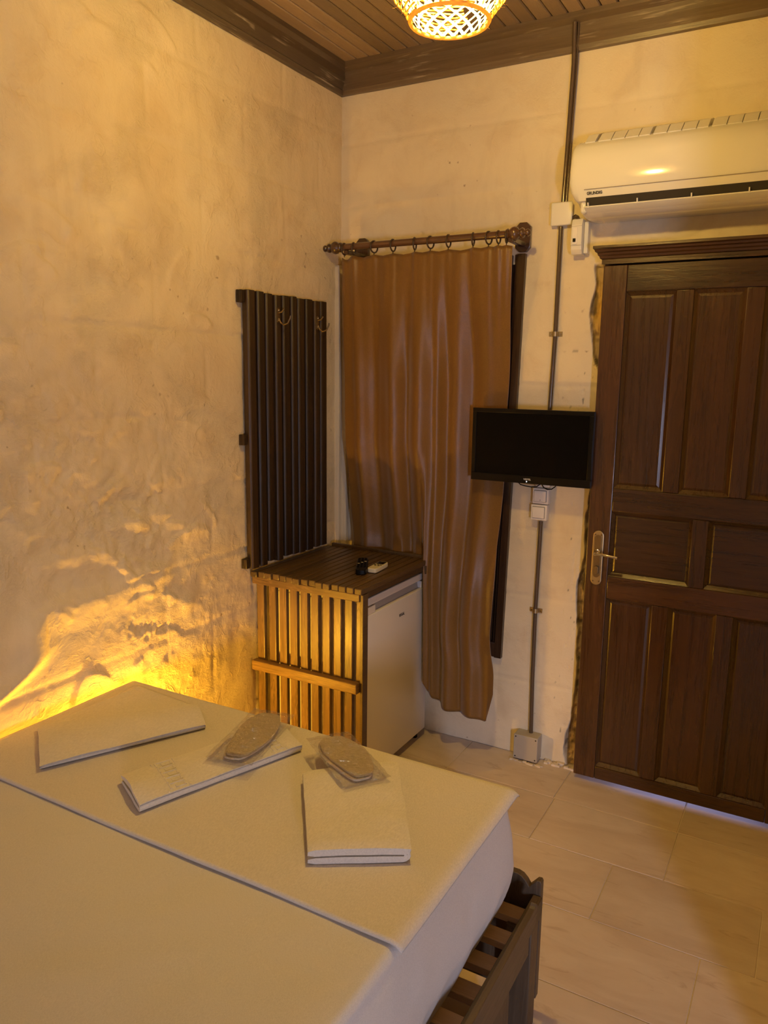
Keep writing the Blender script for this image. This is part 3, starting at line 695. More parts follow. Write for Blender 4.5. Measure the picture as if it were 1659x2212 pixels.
# switches
for nm, z0, z1, lb in (('light_switch', 1.094, 1.157, 'white wall switch directly under the television, upper of the two'), ('light_switch', 1.028, 1.091, 'white wall switch above the lower conduit, lower of the two')):
    xo = 0.926 if z0 > 1.06 else 0.922
    s_ = thing(nm, lb, 'switch', (xo+0.033, 0, z0), 'wall switches under the television')
    Box('housing', 'switch_plastic', s_, (xo, -0.034, z0), (xo+0.066, 0, z1), 0.004, seg=3)
    Box('frame', 'grey_plastic', s_, (xo+0.0075, -0.0350, z0+0.008), (xo+0.0585, -0.033, z1-0.007), 0.003)
    Box('rocker', 'switch_plastic', s_, (xo+0.008, -0.0385, z0+0.009), (xo+0.0565, -0.0345, z1-0.0095), 0.0025, seg=3)
    if z0 > 1.06: MB().lathe([(0, 0.0016), (0.0006, 0.0012)], (xo+0.034, -0.0385, z0+0.016), (0, -1, 0), 8).build('indicator', 'ink', s_)
Box('x', 'switch_plastic', None, (0.932, -0.026, 1.1585), (0.992, 0, 1.222), 0.004)
so = bpy.context.scene.collection.objects[-1]
so.name = 'wall_socket'; tag(so, 'white wall socket half hidden behind the television bottom edge', 'socket')
# ------------------------------------------------------------------ television
tv = thing('television', 'small black flat television mounted on the back wall between curtain and door', 'television', (0.92, -0.05, 1.18))
TX0, TX1, TZ0, TZ1, TF = 0.694, 1.174, 1.183, 1.468, -0.116
Box('rear_housing', 'black_plastic', tv, (TX0+0.03, TF+0.022, TZ0+0.03), (TX1-0.03, -0.066, TZ1-0.04), 0.008)
bzl = MB(); bb = 0.016; bbt = 0.030
bzl.box((TX0, TF, TZ0), (TX1, TF+0.022, TZ0+bbt)); bzl.box((TX0, TF, TZ1-bb), (TX1, TF+0.022, TZ1))
bzl.box((TX0, TF, TZ0+bbt), (TX0+bb, TF+0.022, TZ1-bb)); bzl.box((TX1-bb, TF, TZ0+bbt), (TX1, TF+0.022, TZ1-bb))
bzl.build('bezel', 'black_plastic', tv, bev=0.0015, smooth='auto')
Box('screen', 'screen', tv, (TX0+bb, TF+0.004, TZ0+bbt), (TX1-bb, TF+0.020, TZ1-bb), 0)
Box('wall_bracket', 'ring_dark', tv, (0.87, -0.066, 1.26), (0.94, -0.026, 1.40), 0.002)
text('VESTEL', 0.0095, 'logo', 'print_white', tv, (0.914, TF-0.0004, 1.1965), (PI/2, 0, 0), 0.0002, 0.0001)
MB().lathe([(0, 0.0022), (0.001, 0.0016)], (0.927, TF, 1.191), (0, -1, 0), 10).build('standby_light', 'led', tv)
cb = MB()
cb.tube([(0.862, -0.04, 1.200), (0.868, -0.05, 1.178), (0.880, -0.05, 1.168), (0.900, -0.05, 1.164), (0.925, -0.05, 1.162), (0.945, -0.045, 1.164), (0.958, -0.04, 1.174), (0.962, -0.035, 1.20)], 0.0022, 6)
cb.tube([(0.962, -0.04, 1.20), (0.966, -0.045, 1.176), (0.975, -0.05, 1.164), (0.992, -0.052, 1.157), (1.008, -0.05, 1.160), (1.020, -0.045, 1.170), (1.03, -0.04, 1.2)], 0.0022, 6)
cb.build('cable', 'black_plastic', tv, smooth='auto')

# ------------------------------------------------------------------ curtain rod
RY, RZ = -0.140, 2.110
rd = thing('curtain_rod', 'brown turned wooden curtain rod with ball finials above the curtain', 'curtain rod', (0.45, RY, RZ-0.02))
MB().lathe([(0, 0.0135), (0.76, 0.0135)], (0.075, RY, RZ), (1, 0, 0), 20).build('pole', 'rod_wood', rd, smooth='auto')
fin = [(0, 0.0135), (0.004, 0.018), (0.010, 0.020), (0.014, 0.016), (0.018, 0.018), (0.026, 0.024), (0.036, 0.026), (0.046, 0.022), (0.052, 0.014), (0.055, 0.012), (0.058, 0.016), (0.064, 0.019), (0.070, 0.017), (0.074, 0.010), (0.077, 0.009), (0.080, 0.012), (0.086, 0.0135), (0.092, 0.011), (0.096, 0.005)]
MB().lathe(fin, (0.096, RY, RZ), (-1, 0, 0), 20).build('finial', 'rod_wood', rd, smooth='auto')
MB().lathe(fin, (0.812, RY, RZ), (1, 0, 0), 20).build('finial', 'rod_wood', rd, smooth='auto')
for bx_, sgn in ((0.118, 1), (0.836, 1)):
    b_ = MB(); bw, bh, ch = 0.030, 0.054, 0.016; cz = RZ-0.002 if bx_ < 0.5 else RZ+0.006
    pts = [(bx_-bw+ch, cz-bh), (bx_+bw-ch, cz-bh), (bx_+bw, cz-bh+ch), (bx_+bw, cz+bh-ch), (bx_+bw-ch, cz+bh), (bx_-bw+ch, cz+bh), (bx_-bw, cz+bh-ch), (bx_-bw, cz-bh+ch)]
    b_.prism(pts, 1, -0.022, -0.002)
    if bx_ < 0.5 or 1:
        b_.box((bx_-0.010, RY+0.014, RZ-0.030), (bx_+0.010, -0.020, RZ-0.012)); b_.box((bx_-0.010, RY-0.012, RZ-0.030), (bx_+0.010, RY+0.016, RZ-0.0145))
    b_.build('bracket', 'rod_wood', rd, bev=0.002, smooth='auto')
rings = [0.105, 0.150, 0.247, 0.335, 0.433, 0.502, 0.579, 0.682, 0.745, 0.784, 0.816]
for i, rx in enumerate(rings):
    r_ = thing('curtain_ring', 'brown ring sliding on the curtain rod, %s from the left' % ('first,second,third,fourth,fifth,sixth,seventh,eighth,ninth,tenth,eleventh'.split(',')[i]), 'ring', (rx, RY, RZ-0.04), 'rings on the curtain rod')
    MB().torus((rx, RY, RZ-0.008), (1, 0.45*math.sin(i*2.1)*0.5, 0), 0.0225, 0.0032, 24, 8).build('hoop', 'ring_dark', r_, smooth='auto')
    MB().tube([(rx, RY, RZ-0.028), (rx, RY, RZ-0.040)], 0.0022, 6).build('eyelet', 'ring_dark', r_)

# ------------------------------------------------------------------ curtain
CX0, CX1, CTZ = 0.090, 0.838, 2.072
NS = 0.535                        # share of the width that rests behind the counter
def cur_y(u, z):
    t = min(1, max(0, (2.072-z)/0.5)); up = 1-t
    y = RY+0.004
    # pinches at the rings
    for rx in rings:
        q = (CX0+(CX1-CX0)*u-rx)/0.011; y -= 0.007*math.exp(-q*q)*math.exp(-(2.072-z)/0.25)
    y += 0.004*math.sin(u*58+1.0)*math.exp(-(2.072-z)/0.30)
    a = t
    y -= 1.35*a*(0.020*math.exp(-((u-0.31-0.02*a)/0.045)**2)+0.024*math.exp(-((u-0.50)/0.055)**2)+0.018*math.exp(-((u-0.70)/0.04)**2)
            +0.020*math.exp(-((u-0.86)/0.05)**2)+0.010*math.exp(-((u-0.10)/0.03)**2)+0.012*math.exp(-((u-0.59)/0.02)**2))
    y += 1.35*a*(0.014*math.exp(-((u-0.20)/0.04)**2)+0.016*math.exp(-((u-0.405)/0.03)**2)+0.010*math.exp(-((u-0.64)/0.02)**2)+0.012*math.exp(-((u-0.78)/0.025)**2))
    y += 0.0015*math.sin(z*17+u*30)*a
    if z < 0.95: y -= 0.012*min(1, (0.95-z)/0.5)*math.sin(u*19)
    return y
def bottom_z(u):
    x = CX0+(CX1-CX0)*u
    k = (u-NS)/(1-NS)
    pts = [(0, 0.285), (0.05, 0.25), (0.14, 0.222), (0.3, 0.198), (0.5, 0.188), (0.75, 0.180), (0.88, 0.170), (0.93, 0.178), (1, 0.205)]
    for (a, za), (b, zb) in zip(pts, pts[1:]):
        if a <= k <= b: return za+(zb-za)*(k-a)/(b-a)
    return 0.2
zt = [CTZ-(CTZ-0.81)*j/70 for j in range(71)]
ncol = 220; V = []; F = []; idx = {}
zl = [j/50 for j in range(1, 51)]
for i in range(ncol+1):
    u = i/ncol
    sag = 0
    if u < 0.06: sag = 0.012*math.sin(u/0.06*PI)
    top_sag = 0.0
    xw = CX0+(CX1-CX0)*u
    nb = min(abs(xw-r) for r in rings); top_sag = min(0.010, nb*0.16)+sag
    for j in range(71+50):
        if j < 71: z = zt[j]
        else:
            if u < NS: break
            z = 0.81+(bottom_z(u)-0.81)*zl[j-71]
        if j < 12: z -= top_sag*(1-j/12)
        t = (CTZ-z)/CTZ
        x = xw
        # gentle narrowing on the left and shape of the right hem
        x += (1-u)*0.034*min(1, (CTZ-z)/1.2)
        if z < 0.95 and u > NS:
            e = (0.95-z)/0.75; k = (u-NS)/(1-NS)
            x += k*(-0.026*math.exp(-((z-0.56)/0.16)**2)+0.006*math.exp(-((z-0.40)/0.06)**2)-0.030*max(0, (0.30-z)/0.12)*(k > 0.9)*(k-0.9)*10)
            x += (1-k)*(0.012*e)
        x -= 0.004*u*min(1, (CTZ-z)/0.8)+0.024*u**4*min(1, max(0, (1.98-z)/0.5))*min(1, max(0, (z-0.62)/0.3))
        y = cur_y(u, z)
        if u < NS and z < 1.3: y += 0.050*min(1, (1.3-z)/0.40)*min(1, (NS-u)/0.03)
        sm_ = lambda q: (lambda k: k*k*(3-2*k))(min(1, max(0, q)))
        qt = sm_((x-0.40)/0.30)*sm_((2.05-z)/0.55)*sm_((z-0.70)/0.50)
        y = y*(1-qt)+(-0.047+0.40*(y+0.14))*qt
        if u < NS and z < 0.9: y = max(y, -0.103)
        idx[(i, j)] = len(V); V.append((x, y, z))
for i in range(ncol):
    for j in range(120):
        ks = [(i, j), (i+1, j), (i+1, j+1), (i, j+1)]
        if all(k in idx for k in ks): F.append(tuple(idx[k] for k in ks))
mc = MB(); mc.v = V; mc.f = F
cu = mc.build('curtain', 'curtain', None, origin=(0.46, RY, 0.18), smooth=True)
sm = cu.modifiers.new('thickness', 'SOLIDIFY'); sm.thickness = 0.0022; sm.offset = 0
tag(cu, 'long brown satin curtain hanging from the rod, resting on the cabinet', 'curtain')

# ------------------------------------------------------------------ slatted cabinet
cab = thing('slatted_cabinet', 'slatted pine cabinet over the mini fridge, against the left wall', 'cabinet', (0.26, -0.4, 0))
CT = 0.830; n = 15; x0 = 0.008; pit = (0.516-x0)/n; src = None
for i in range(n):
    cx = x0+pit*(i+0.5); dy = random.uniform(-0.006, 0.006)
    MB().box((cx-pit/2+0.0012, -0.668+dy, CT-0.024+random.uniform(-.001, .001)), (cx+pit/2-0.0012, -0.125, CT+random.uniform(-0.0008, 0.0008))).build('top_slat', 'top_wood', cab, bev=0.004, smooth='auto')
Box('back_batten', 'top_wood', cab, (0.03, -0.124, 0.800), (0.512, -0.106, 0.842), 0.003)
YF = -0.640
slx = [(0.016, 0.056), (0.083, 0.122), (0.128, 0.169), (0.176, 0.218), (0.224, 0.265), (0.274, 0.313), (0.323, 0.359), (0.372, 0.407), (0.421, 0.450), (0.467, 0.503)]
slx = [(0.016+0.0505*i+(0.008 if i else 0), 0.016+0.0505*i+0.034+(0.008 if i else 0)) for i in range(10)]
for a, b in slx:
    Box('front_slat', 'slat_wood', cab, (a, YF+random.uniform(-0.0015, 0.0015), 0.012), (b, YF+0.020, 0.800), 0.003)
Box('top_rail', 'slat_wood_x', cab, (0.008, YF-0.018, 0.776), (0.502, YF-0.002, 0.806), 0.003)
Box('middle_rail', 'slat_wood_x', cab, (0.010, YF-0.034, 0.424), (0.500, YF-0.002, 0.464), 0.004)
Box('post', 'top_wood', cab, (0.503, YF-0.014, 0.010), (0.516, YF+0.022, 0.804), 0.002)
Box('post', 'top_wood', cab, (0.008, -0.17, 0.010), (0.030, -0.14, 0.804), 0.002)
Box('side_rail', 'top_wood', cab, (0.486, YF+0.022, 0.782), (0.506, -0.130, 0.804), 0.002)
Box('end_block', 'top_wood', cab, (0.485, -0.150, 0.770), (0.520, -0.110, 0.806), 0.003)
Box('rear_rail', 'top_wood', cab, (0.031, -0.17, 0.776), (0.485, -0.151, 0.804), 0.002)
# ------------------------------------------------------------------ fridge
fr = thing('mini_fridge', 'white mini fridge standing under the slatted cabinet top', 'fridge', (0.27, -0.32, 0))
FX, FY_0, FY_1 = 0.490, -0.575, -0.065
Box('cabinet_body', 'fridge_white', fr, (0.060, FY_0+0.004, 0.028), (0.440, FY_1-0.004, 0.735), 0.006)
Box('worktop', 'fridge_white', fr, (0.060, FY_0, 0.738), (0.492, FY_1, 0.768), 0.004)
dm = MB(); dm.box((0.446, FY_0, 0.040), (FX, FY_1, 0.700)); dd = dm.build('door', 'fridge_white', fr, bev=0.006, smooth='auto', seg=3)
Box('gasket', 'fridge_grey', fr, (0.4405, FY_0+0.012, 0.045), (0.4458, FY_1-0.012, 0.700), 0.001)
tpp = MB(); tpp.box((0.446, FY_0, 0.7005), (0.487, FY_0+0.060, 0.730)); tpp.box((0.446, FY_1-0.060, 0.7005), (0.487, FY_1, 0.730)); tpp.box((0.446, FY_0+0.060, 0.7005), (0.470, FY_1-0.060, 0.730))
tpp.build('handle_strip', 'fridge_white', dd, bev=0.001)
MB().prism([(FY_0+0.062, 0.7015), (FY_1-0.062, 0.7015), (FY_1-0.072, 0.7290), (FY_0+0.072, 0.7290)], 0, 0.4701, 0.4715).build('grip_recess', 'fridge_grey', dd)
Box('hinge', 'white_paint', fr, (0.452, FY_1-0.03, 0.7302), (0.484, FY_1-0.004, 0.7378), 0.001)
Box('plinth', 'fridge_grey', fr, (0.080, FY_0+0.02, 0.004), (0.430, FY_1-0.02, 0.028), 0.001)
for fy in (FY_0+0.03, FY_1-0.03): MB().lathe([(0, 0.012), (0.04, 0.012)], (0.455, fy, 0.0), (0, 0, 1), 10).build('foot', 'black_plastic', fr)
text('REGAL', 0.016, 'logo', 'ink', dd, (FX+0.0006, -0.327, 0.628), (PI/2, 0, PI/2), 0.0003, 0.0003, 0.95)
# ------------------------------------------------------------------ coat panel on the left wall
cp = thing('coat_rack_panel', 'dark wooden slatted coat panel on the left wall above the cabinet', 'coat rack', (0.0, -0.42, 0.84))
ypos = [(-0.694, -0.645), (-0.638, -0.592), (-0.585, -0.539), (-0.530, -0.489), (-0.481, -0.432), (-0.425, -0.383), (-0.378, -0.329), (-0.322, -0.271), (-0.265, -0.223), (-0.219, -0.168)]
for i, (a, b) in enumerate(ypos):
    pa = MB(); c = (a+b)/2; hw = (b-a)/2-0.002
    z0 = 0.850+random.uniform(-0.008, 0.010); z1 = 1.889+random.uniform(-0.003, 0.003); th = 0.040+random.uniform(-.002, .002)
    pa.prism([(0.014, c-hw), (th-0.006, c-hw), (th, c-hw+0.007), (th, c+hw-0.007), (th-0.006, c+hw), (0.014, c+hw)], 2, z0, z1)
    pa.build('slat', 'panel_wood', cp, bev=0.0015, smooth='auto')
for z0, z1 in ((1.845, 1.890), (1.325, 1.365), (0.848, 0.886)):
    Box('cross_rail', 'panel_wood', cp, (0.004, -0.716, z0), (0.0135 if False else 0.0138, -0.150, z1), 0.002)
    Box('rail_end', 'panel_wood', cp, (0.0139, -0.716, z0), (0.030, -0.6955, z1), 0.003)
def hook(y, z, lb):
    hk = thing('coat_hook', lb, 'hook', (0.04, y, z), 'coat hooks on the slatted panel')
    MB().prism(stadium(y, z+0.0, 0.016, 0.055), 0, 0.041, 0.045).build('back_plate', 'bronze', hk, bev=0.001, smooth='auto')
    arm = [(0.045, y, z-0.012), (0.052, y+0.002, z-0.028), (0.064, y+0.006, z-0.036), (0.080, y+0.010, z-0.030), (0.090, y+0.012, z-0.012), (0.092, y+0.012, z-0.002)]
    MB().tube(arm, [0.004, 0.0038, 0.0036, 0.0034, 0.0032, 0.003], 8).build('arm', 'bronze', hk, smooth='auto')
    ar2 = [(0.045, y, z+0.010), (0.058, y+0.002, z+0.012), (0.068, y+0.004, z+0.024)]
    MB().tube(ar2, 0.0035, 8).build('upper_arm', 'bronze', hk, smooth='auto')
    for q in (0.018, -0.018): MB().lathe([(0, 0.004), (0.003, 0.003), (0.004, 0.001)], (0.045, y, z+q), (1, 0, 0), 10).build('screw', 'chrome', hk, smooth='auto')
hook(-0.515, 1.812, 'dark metal coat hook on the slatted panel, the one nearer the bed'); hook(-0.248, 1.800, 'dark metal coat hook on the slatted panel, the one nearer the curtain')
# ------------------------------------------------------------------ remotes on the cabinet
def remote(name, lb, c, ang, L, W_, H, mt, white):
    r = thing(name, lb, 'remote control', (c[0], c[1], CT+0.0012), None, ang)
    b = MB(); n = 10; pts = []
    for k in range(n*4):
        a = 2*PI*k/(n*4); ca, sa = math.cos(a), math.sin(a); e = 0.35
        pts.append((W_/2*math.copysign(abs(ca)**e, ca), L/2*math.copysign(abs(sa)**e, sa)))
    b.prism(pts, 2, 0, H); b.build('body', mt, r, bev=0.003, smooth='auto', local=True)
    if white:
        Box('display', 'screen', r, (-W_*0.36, L*0.12, H), (W_*0.36, L*0.42, H+0.0012), 0.0005)
        for x, y in ((-0.012, 0.0), (0.0, 0.002), (0.012, 0.0), (-0.006, -0.012), (0.008, -0.012)):
            Box('button', 'ink', r, (x-0.004, y-0.003, H), (x+0.004, y+0.003, H+0.0015), 0.0005)
    else:
        for i in range(3):
            for j in range(9):
                x = (i-1)*0.013; y = L*0.40-j*0.0165
                Box('button', 'grey_plastic' if (i+j) % 11 == 5 else 'screen', r, (x-0.0042, y-0.0038, H), (x+0.0042, y+0.0038, H+0.0022), 0.001)
remote('remote_control', 'black television remote lying on the cabinet top', (0.363, -0.41), math.radians(28.6), 0.205, 0.045, 0.020, 'black_plastic', False)
remote('remote_control', 'ivory air conditioner remote with a dark display lying on the cabinet top', (0.424, -0.389), math.radians(5.5), 0.125, 0.042, 0.018, 'remote_white', True)

# ------------------------------------------------------------------ bed frame
bed = thing('slatted_bed', 'grey brown wooden bed frame with pine slats beside the tiled floor', 'bed', (0.7, -2.3, 0))
BX = 1.432; YH = -3.35
MB().prism([(-1.398, 0.332), (-1.386, 0.345), (-1.391, 0.351), (-1.385, 0.356), (-1.389, 0.362), (-1.382, 0.368), (-1.382, 0.380), (-1.392, 0.391), (-1.398, 0.386), (-1.406, 0.384), (YH, 0.384), (YH, 0.332)][::-1], 0, 1.418, BX).build('side_rail', 'bed_wood', bed, bev=0.0015)
Box('inner_rail', 'bed_wood', bed, (1.394, YH, 0.290), (1.4175, -1.296, 0.340), 0.002)
Box('lower_rail', 'bed_wood', bed, (1.406, YH, 0.265), (1.424, -1.41, 0.3295), 0.002)
for k in range(14):
    y1 = -1.475-0.135*k
    if y1-0.133 > YH: Box('side_board', 'bed_wood_z', bed, (1.394, y1-0.132, 0.030), (1.404, y1, 0.289), 0.002)
Box('leg', 'bed_wood_z', bed, (1.350, -1.366, 0.0), (1.416, -1.314, 0.289), 0.003)
Box('leg', 'bed_wood_z', bed, (1.350, YH, 0.0), (1.4165, YH+0.06, 0.289), 0.003)
Box('leg', 'bed_wood_z', bed, (0.05, -1.366, 0.0), (0.11, -1.314, 0.289), 0.003)
Box('leg', 'bed_wood_z', bed, (0.05, YH, 0.0), (0.11, YH+0.06, 0.289), 0.003)
Box('wall_rail', 'bed_wood', bed, (0.05, YH, 0.2895), (0.08, -1.296, 0.350), 0.002)
fbp = [(0.06, 0.05), (1.412, 0.05), (1.412, 0.372), (1.409, 0.378), (1.400, 0.377), (1.381, 0.354), (1.373, 0.366), (1.362, 0.376), (1.350, 0.380), (1.33, 0.380), (0.16, 0.380), (0.13, 0.366), (0.115, 0.356), (0.10, 0.372), (0.085, 0.378), (0.06, 0.374)]
MB().prism(fbp, 1, -1.294, -1.274).build('footboard', 'bed_wood_z', bed, bev=0.0015)
for k in range(21):
    y = -1.310-0.0935*k
    if y-0.045 > YH: Box('bed_slat', 'bed_slat', bed, (0.082, y-0.045, 0.285), (1.390, y, 0.303), 0.0015)
# ------------------------------------------------------------------ mattress and sheet
MX0, MX1, MY1, MTZ = 0.058, 1.338, -1.315, 0.606
mt_ = Box('mattress', 'sheet', None, (MX0+0.02, -3.30, 0.304), (MX1-0.034, MY1-0.016, MTZ-0.012), 0.045, seg=4)
tag(mt_, 'thick mattress lying on the bed slats under the white sheet', 'mattress')
def rrect(x0, x1, y0, y1, r, n_side):
    pts = []
    def arc(cx, cy, a0):
        for k in range(9): a = a0+PI/2*k/8; pts.append((cx+r*math.cos(a), cy+r*math.sin(a), math.cos(a), math.sin(a)))
    arc(x1-r, y1-r, 0)
    for k in range(1, n_side): t = k/n_side; pts.append((x1-r+(x0-x1+2*r)*t, y1, 0, 1))
    arc(x0+r, y1-r, PI/2)
    for k in range(1, n_side): t = k/n_side; pts.append((x0, y1-r+(y0-y1+2*r)*t, -1, 0))
    arc(x0+r, y0+r, PI)
    for k in range(1, n_side): t = k/n_side; pts.append((x0+r+(x1-x0-2*r)*t, y0, 0, -1))
    arc(x1-r, y0+r, 3*PI/2)
    for k in range(1, n_side*2): t = k/(n_side*2); pts.append((x1, y0+r+(y1-y0-2*r)*t, 1, 0))
    return pts
def N2(x, y, s, o): return float(vn(np.array([x]), np.array([y]), s, o)[0])
P = rrect(MX0, MX1, -3.32, MY1, 0.05, 60); NP = len(P); sh = MB(); lev = []
er = 0.022
cxm, cym = (MX0+MX1)/2, (-3.32+MY1)/2
for k in range(1, 15):     # interior rings
    s = k/15
    lev.append([(cxm+(x-nx*er-cxm)*s, cym+(y-ny*er-cym)*s, MTZ) for x, y, nx, ny in P])
for k in range(7):
    a = PI/2*k/6; lev.append([(x-nx*er+nx*er*math.sin(a), y-ny*er+ny*er*math.sin(a), MTZ-er+er*math.cos(a)) for x, y, nx, ny in P])
ND = 34
acc = []
for x, y, nx, ny in P: pass
for k in range(1, ND+1):
    t = k/ND; ring = []
    for i, (x, y, nx, ny) in enumerate(P):
        s = y*1.0+x*1.0
        zb = 0.322 if nx > 0.5 else 0.318
        if nx > 0.3:
            zb = 0.308+0.030*N2(y, 0, 6, 5)+0.02*N2(y, 0, 15, 6)+0.012
        z = MTZ-er-(MTZ-er-zb)*t
        bul = 0.026*math.sin(t*PI*0.80)*(1 if nx > 0.3 else 0.45)+0.004*t
        fold = (0.020*N2(x*1.0+y, t*0.5, 7, 3)+0.012*N2(y+x+t*0.12, t*0.3, 18, 4))*t**1.2
        if nx < -0.3: bul = 0.0; fold = 0.0; z = MTZ-er-(MTZ-er-0.36)*t
        if ny > 0.5 and nx < 0.3: bul *= 0.4; fold *= 0.5
        q = bul+fold-0.002 if True else 0
        if nx > 0.3: q = min(q, 0.040)-0.030*max(0, t-0.6)/0.4
        ring.append((x+nx*q, min(y+ny*q, -1.297), z))
    lev.append(ring)
vs = [(cxm, cym, MTZ)]; fs = []
for r_ in lev: vs += r_
for i in range(NP): fs.append((0, 1+i, 1+(i+1) % NP))
for j in range(len(lev)-1):
    for i in range(NP): fs.append((1+j*NP+i, 1+(j+1)*NP+i, 1+(j+1)*NP+(i+1) % NP, 1+j*NP+(i+1) % NP))
vs = [(x, y, z+(0.004*N2(x, y, 5, 1)+0.0022*N2(x, y, 13, 2) if z > MTZ-0.001 else 0)) for x, y, z in vs]
sh.add(vs, fs)
so_ = sh.build('bed_sheet', 'sheet', None, origin=(0.7, -2.3, 0.31), smooth=True)
tag(so_, 'smooth white bed sheet hanging over the mattress side', 'sheet')
# folded blanket across the foot
def slab(name, mt, pf, nu, nv, th, parent=None, origin=None, bevr=True):
    """closed cloth slab: pf(u,v)->(x,y,z top); thickness th, rounded rim"""
    mb = MB()
    def top(u, v): x, y, z = pf(u, v); return (x, y, z)
    n = nu+1
    T = [top(i/nu, j/nv) for j in range(nv+1) for i in range(nu+1)]
    B = [(x, y, z-th) for x, y, z in T]
    vs = T+B; fs = []; o = len(T)
    for j in range(nv):
        for i in range(nu):
            a = j*n+i; fs.append((a, a+1, a+n+1, a+n)); fs.append((o+a+n, o+a+n+1, o+a+1, o+a))
    per = [i for i in range(nu)]+[j*n+nu for j in range(nv)]+[nv*n+i for i in range(nu, 0, -1)]+[j*n for j in range(nv, 0, -1)]
    for a, b in zip(per, per[1:]+per[:1]): fs.append((b, a, o+a, o+b))
    mb.add(vs, fs)
    return mb.build(name, mt, parent, origin=origin, smooth=True)
def blk(u, v):
    x = 0.052+(1.349-0.052)*u; y = -1.300+(-1.908+1.300)*v
    y += 0.006*N2(x, 0, 4, 9)*v
    z = MTZ+0.0085+0.003*N2(x, y, 6, 7)
    ey = abs(y+1.300)
    if ey < 0.02: z -= 0.010*(1-ey/0.02)**2
    if x > 1.33: z -= 0.012*((x-1.33)/0.02)**1.5
    return x, y, z
rn = slab('folded_blanket', 'runner', blk, 110, 60, 0.005, origin=(0.7, -1.6, MTZ))
tag(rn, 'white waffle blanket spread across the foot of the bed', 'blanket')
def blk2(u, v):
    x, y, z = blk(u, v); return x-0.004, y+0.003, z-0.0052
# ------------------------------------------------------------------ towels
def bil(q, u, v):
    (a, b, c, d) = q     # near-left, near-right, far-right, far-left
    x = (a[0]*(1-u)+b[0]*u)*(1-v)+(d[0]*(1-u)+c[0]*u)*v; y = (a[1]*(1-u)+b[1]*u)*(1-v)+(d[1]*(1-u)+c[1]*u)*v
    return x, y
TB = MTZ+0.0105
def folded(name, lb, quad, layers, gap, th, seed, lift=None, bands=None, puff=0.0):
    """serpentine profile in u, swept in v"""
    prof = []     # (u, z) centreline
    z = th/2; r_u = gap/2; ns = 14
    W_ = math.dist(quad[0], quad[1]); ru = gap/2/W_
    for L_ in range(layers):
        us = [ru+(1-2*ru)*k/ns for k in range(ns+1)]
        if L_ % 2: us = us[::-1]
        if L_ == 0: us = [u for u in us if u < 0.93]
        zz = th/2+gap*L_
        for u in us: prof.append((u, zz))
        if L_ < layers-1:
            cu_ = us[-1]; sg = 1 if L_ % 2 == 0 else -1
            for k in range(1, 6):
                a = PI*k/6; prof.append((cu_+sg*ru*math.sin(a), zz+gap/2-gap/2*math.cos(a)))
    n = len(prof); nv = 26; mb = MB()
    # offset outline
    top = []; bot = []
    for i, (u, zz) in enumerate(prof):
        a = prof[max(0, i-1)]; b = prof[min(n-1, i+1)]; dx = (b[0]-a[0])*W_; dz = b[1]-a[1]; l = math.hypot(dx, dz) or 1
        nx, nz = -dz/l, dx/l; h = th/2
        if i in (0, n-1): h *= 0.6
        top.append((u+nx*h/W_, zz+nz*h)); bot.append((u-nx*h/W_, zz-nz*h))
    out = top+bot[::-1]; m_ = len(out)
    for j in range(nv+1):
        v = j/nv
        for (u, zz) in out:
            x, y = bil(quad, u, v)
            f = zz/(gap*(layers-1)+th)
            ev = min(v, 1-v)*14
            x += 0.003*N2(v, u, 5, seed)+0.002*N2(v*2, zz*30, 5, seed+2); y += 0.003*N2(u*2, zz*40, 4, seed+1)*f
            z_ = TB+zz+f*(puff*math.sin(PI*min(1, max(0, u)))+0.003*N2(x, y, 14, seed+3))
            if lift: z_ += lift(u, v)*f
            if ev < 1: z_ -= 0.0025*f*(1-ev)**2
            mb.v.append((x, y, z_))
    for j in range(nv):
        for i in range(m_): mb.f.append((j*m_+i, j*m_+(i+1) % m_, (j+1)*m_+(i+1) % m_, (j+1)*m_+i))
    def cap(b, fl):
        for i in range(n-1):
            q = (b+i, b+i+1, b+m_-2-i, b+m_-1-i); mb.f.append(q if fl else q[::-1])
    cap(0, True); cap(nv*m_, False)
    t_ = thing(name, lb, 'towel', (*bil(quad, .5, .5), TB))
    mb.build('folded_cloth', 'towel', t_, smooth='auto')
    ztop = gap*(layers-1)+th
    if bands:
        for (axis, p0, p1) in bands:
            b = MB(); wd = 0.0022
            def pt(s, q):
                u, v = (s, q) if axis == 'u' else (q, s)
                x, y = bil(quad, u, v); return x, y
            def seg(a0, a1, b0, b1):
                vs_ = []
                for (s, q) in ((a0, b0), (a1, b0), (a1, b1), (a0, b1)):
                    x, y = pt(s, q); u, v = (s, q) if axis == 'u' else (q, s)
                    zt_ = TB+ztop+puff*math.sin(PI*u)+(lift(u, v) if lift else 0)+0.003*N2(x, y, 14, seed+3)
                    vs_.append((x, y, zt_-0.002)); vs_.append((x, y, zt_+0.0012))
                b.add(vs_, [(1, 3, 5, 7), (0, 6, 4, 2), (0, 2, 3, 1), (2, 4, 5, 3), (4, 6, 7, 5), (6, 0, 1, 7)])
            dp = (p1-p0); nk = 5
            seg(p0, p0+dp*0.06, 0.06, 0.94); seg(p1-dp*0.06, p1, 0.06, 0.94)
            for k in range(nk):     # meander key
                q0 = 0.08+k*0.84/nk; w_ = 0.84/nk*0.8
                seg(p0+dp*0.15, p0+dp*0.22, q0, q0+w_); seg(p0+dp*0.78, p0+dp*0.85, q0+w_*0.3, q0+w_)
                seg(p0+dp*0.15, p0+dp*0.85, q0, q0+w_*0.12); seg(p0+dp*0.4, p0+dp*0.85, q0+w_*0.88, q0+w_)
                seg(p0+dp*0.4, p0+dp*0.47, q0+w_*0.4, q0+w_)
            b.build('woven_border', 'towel', t_)
    return t_
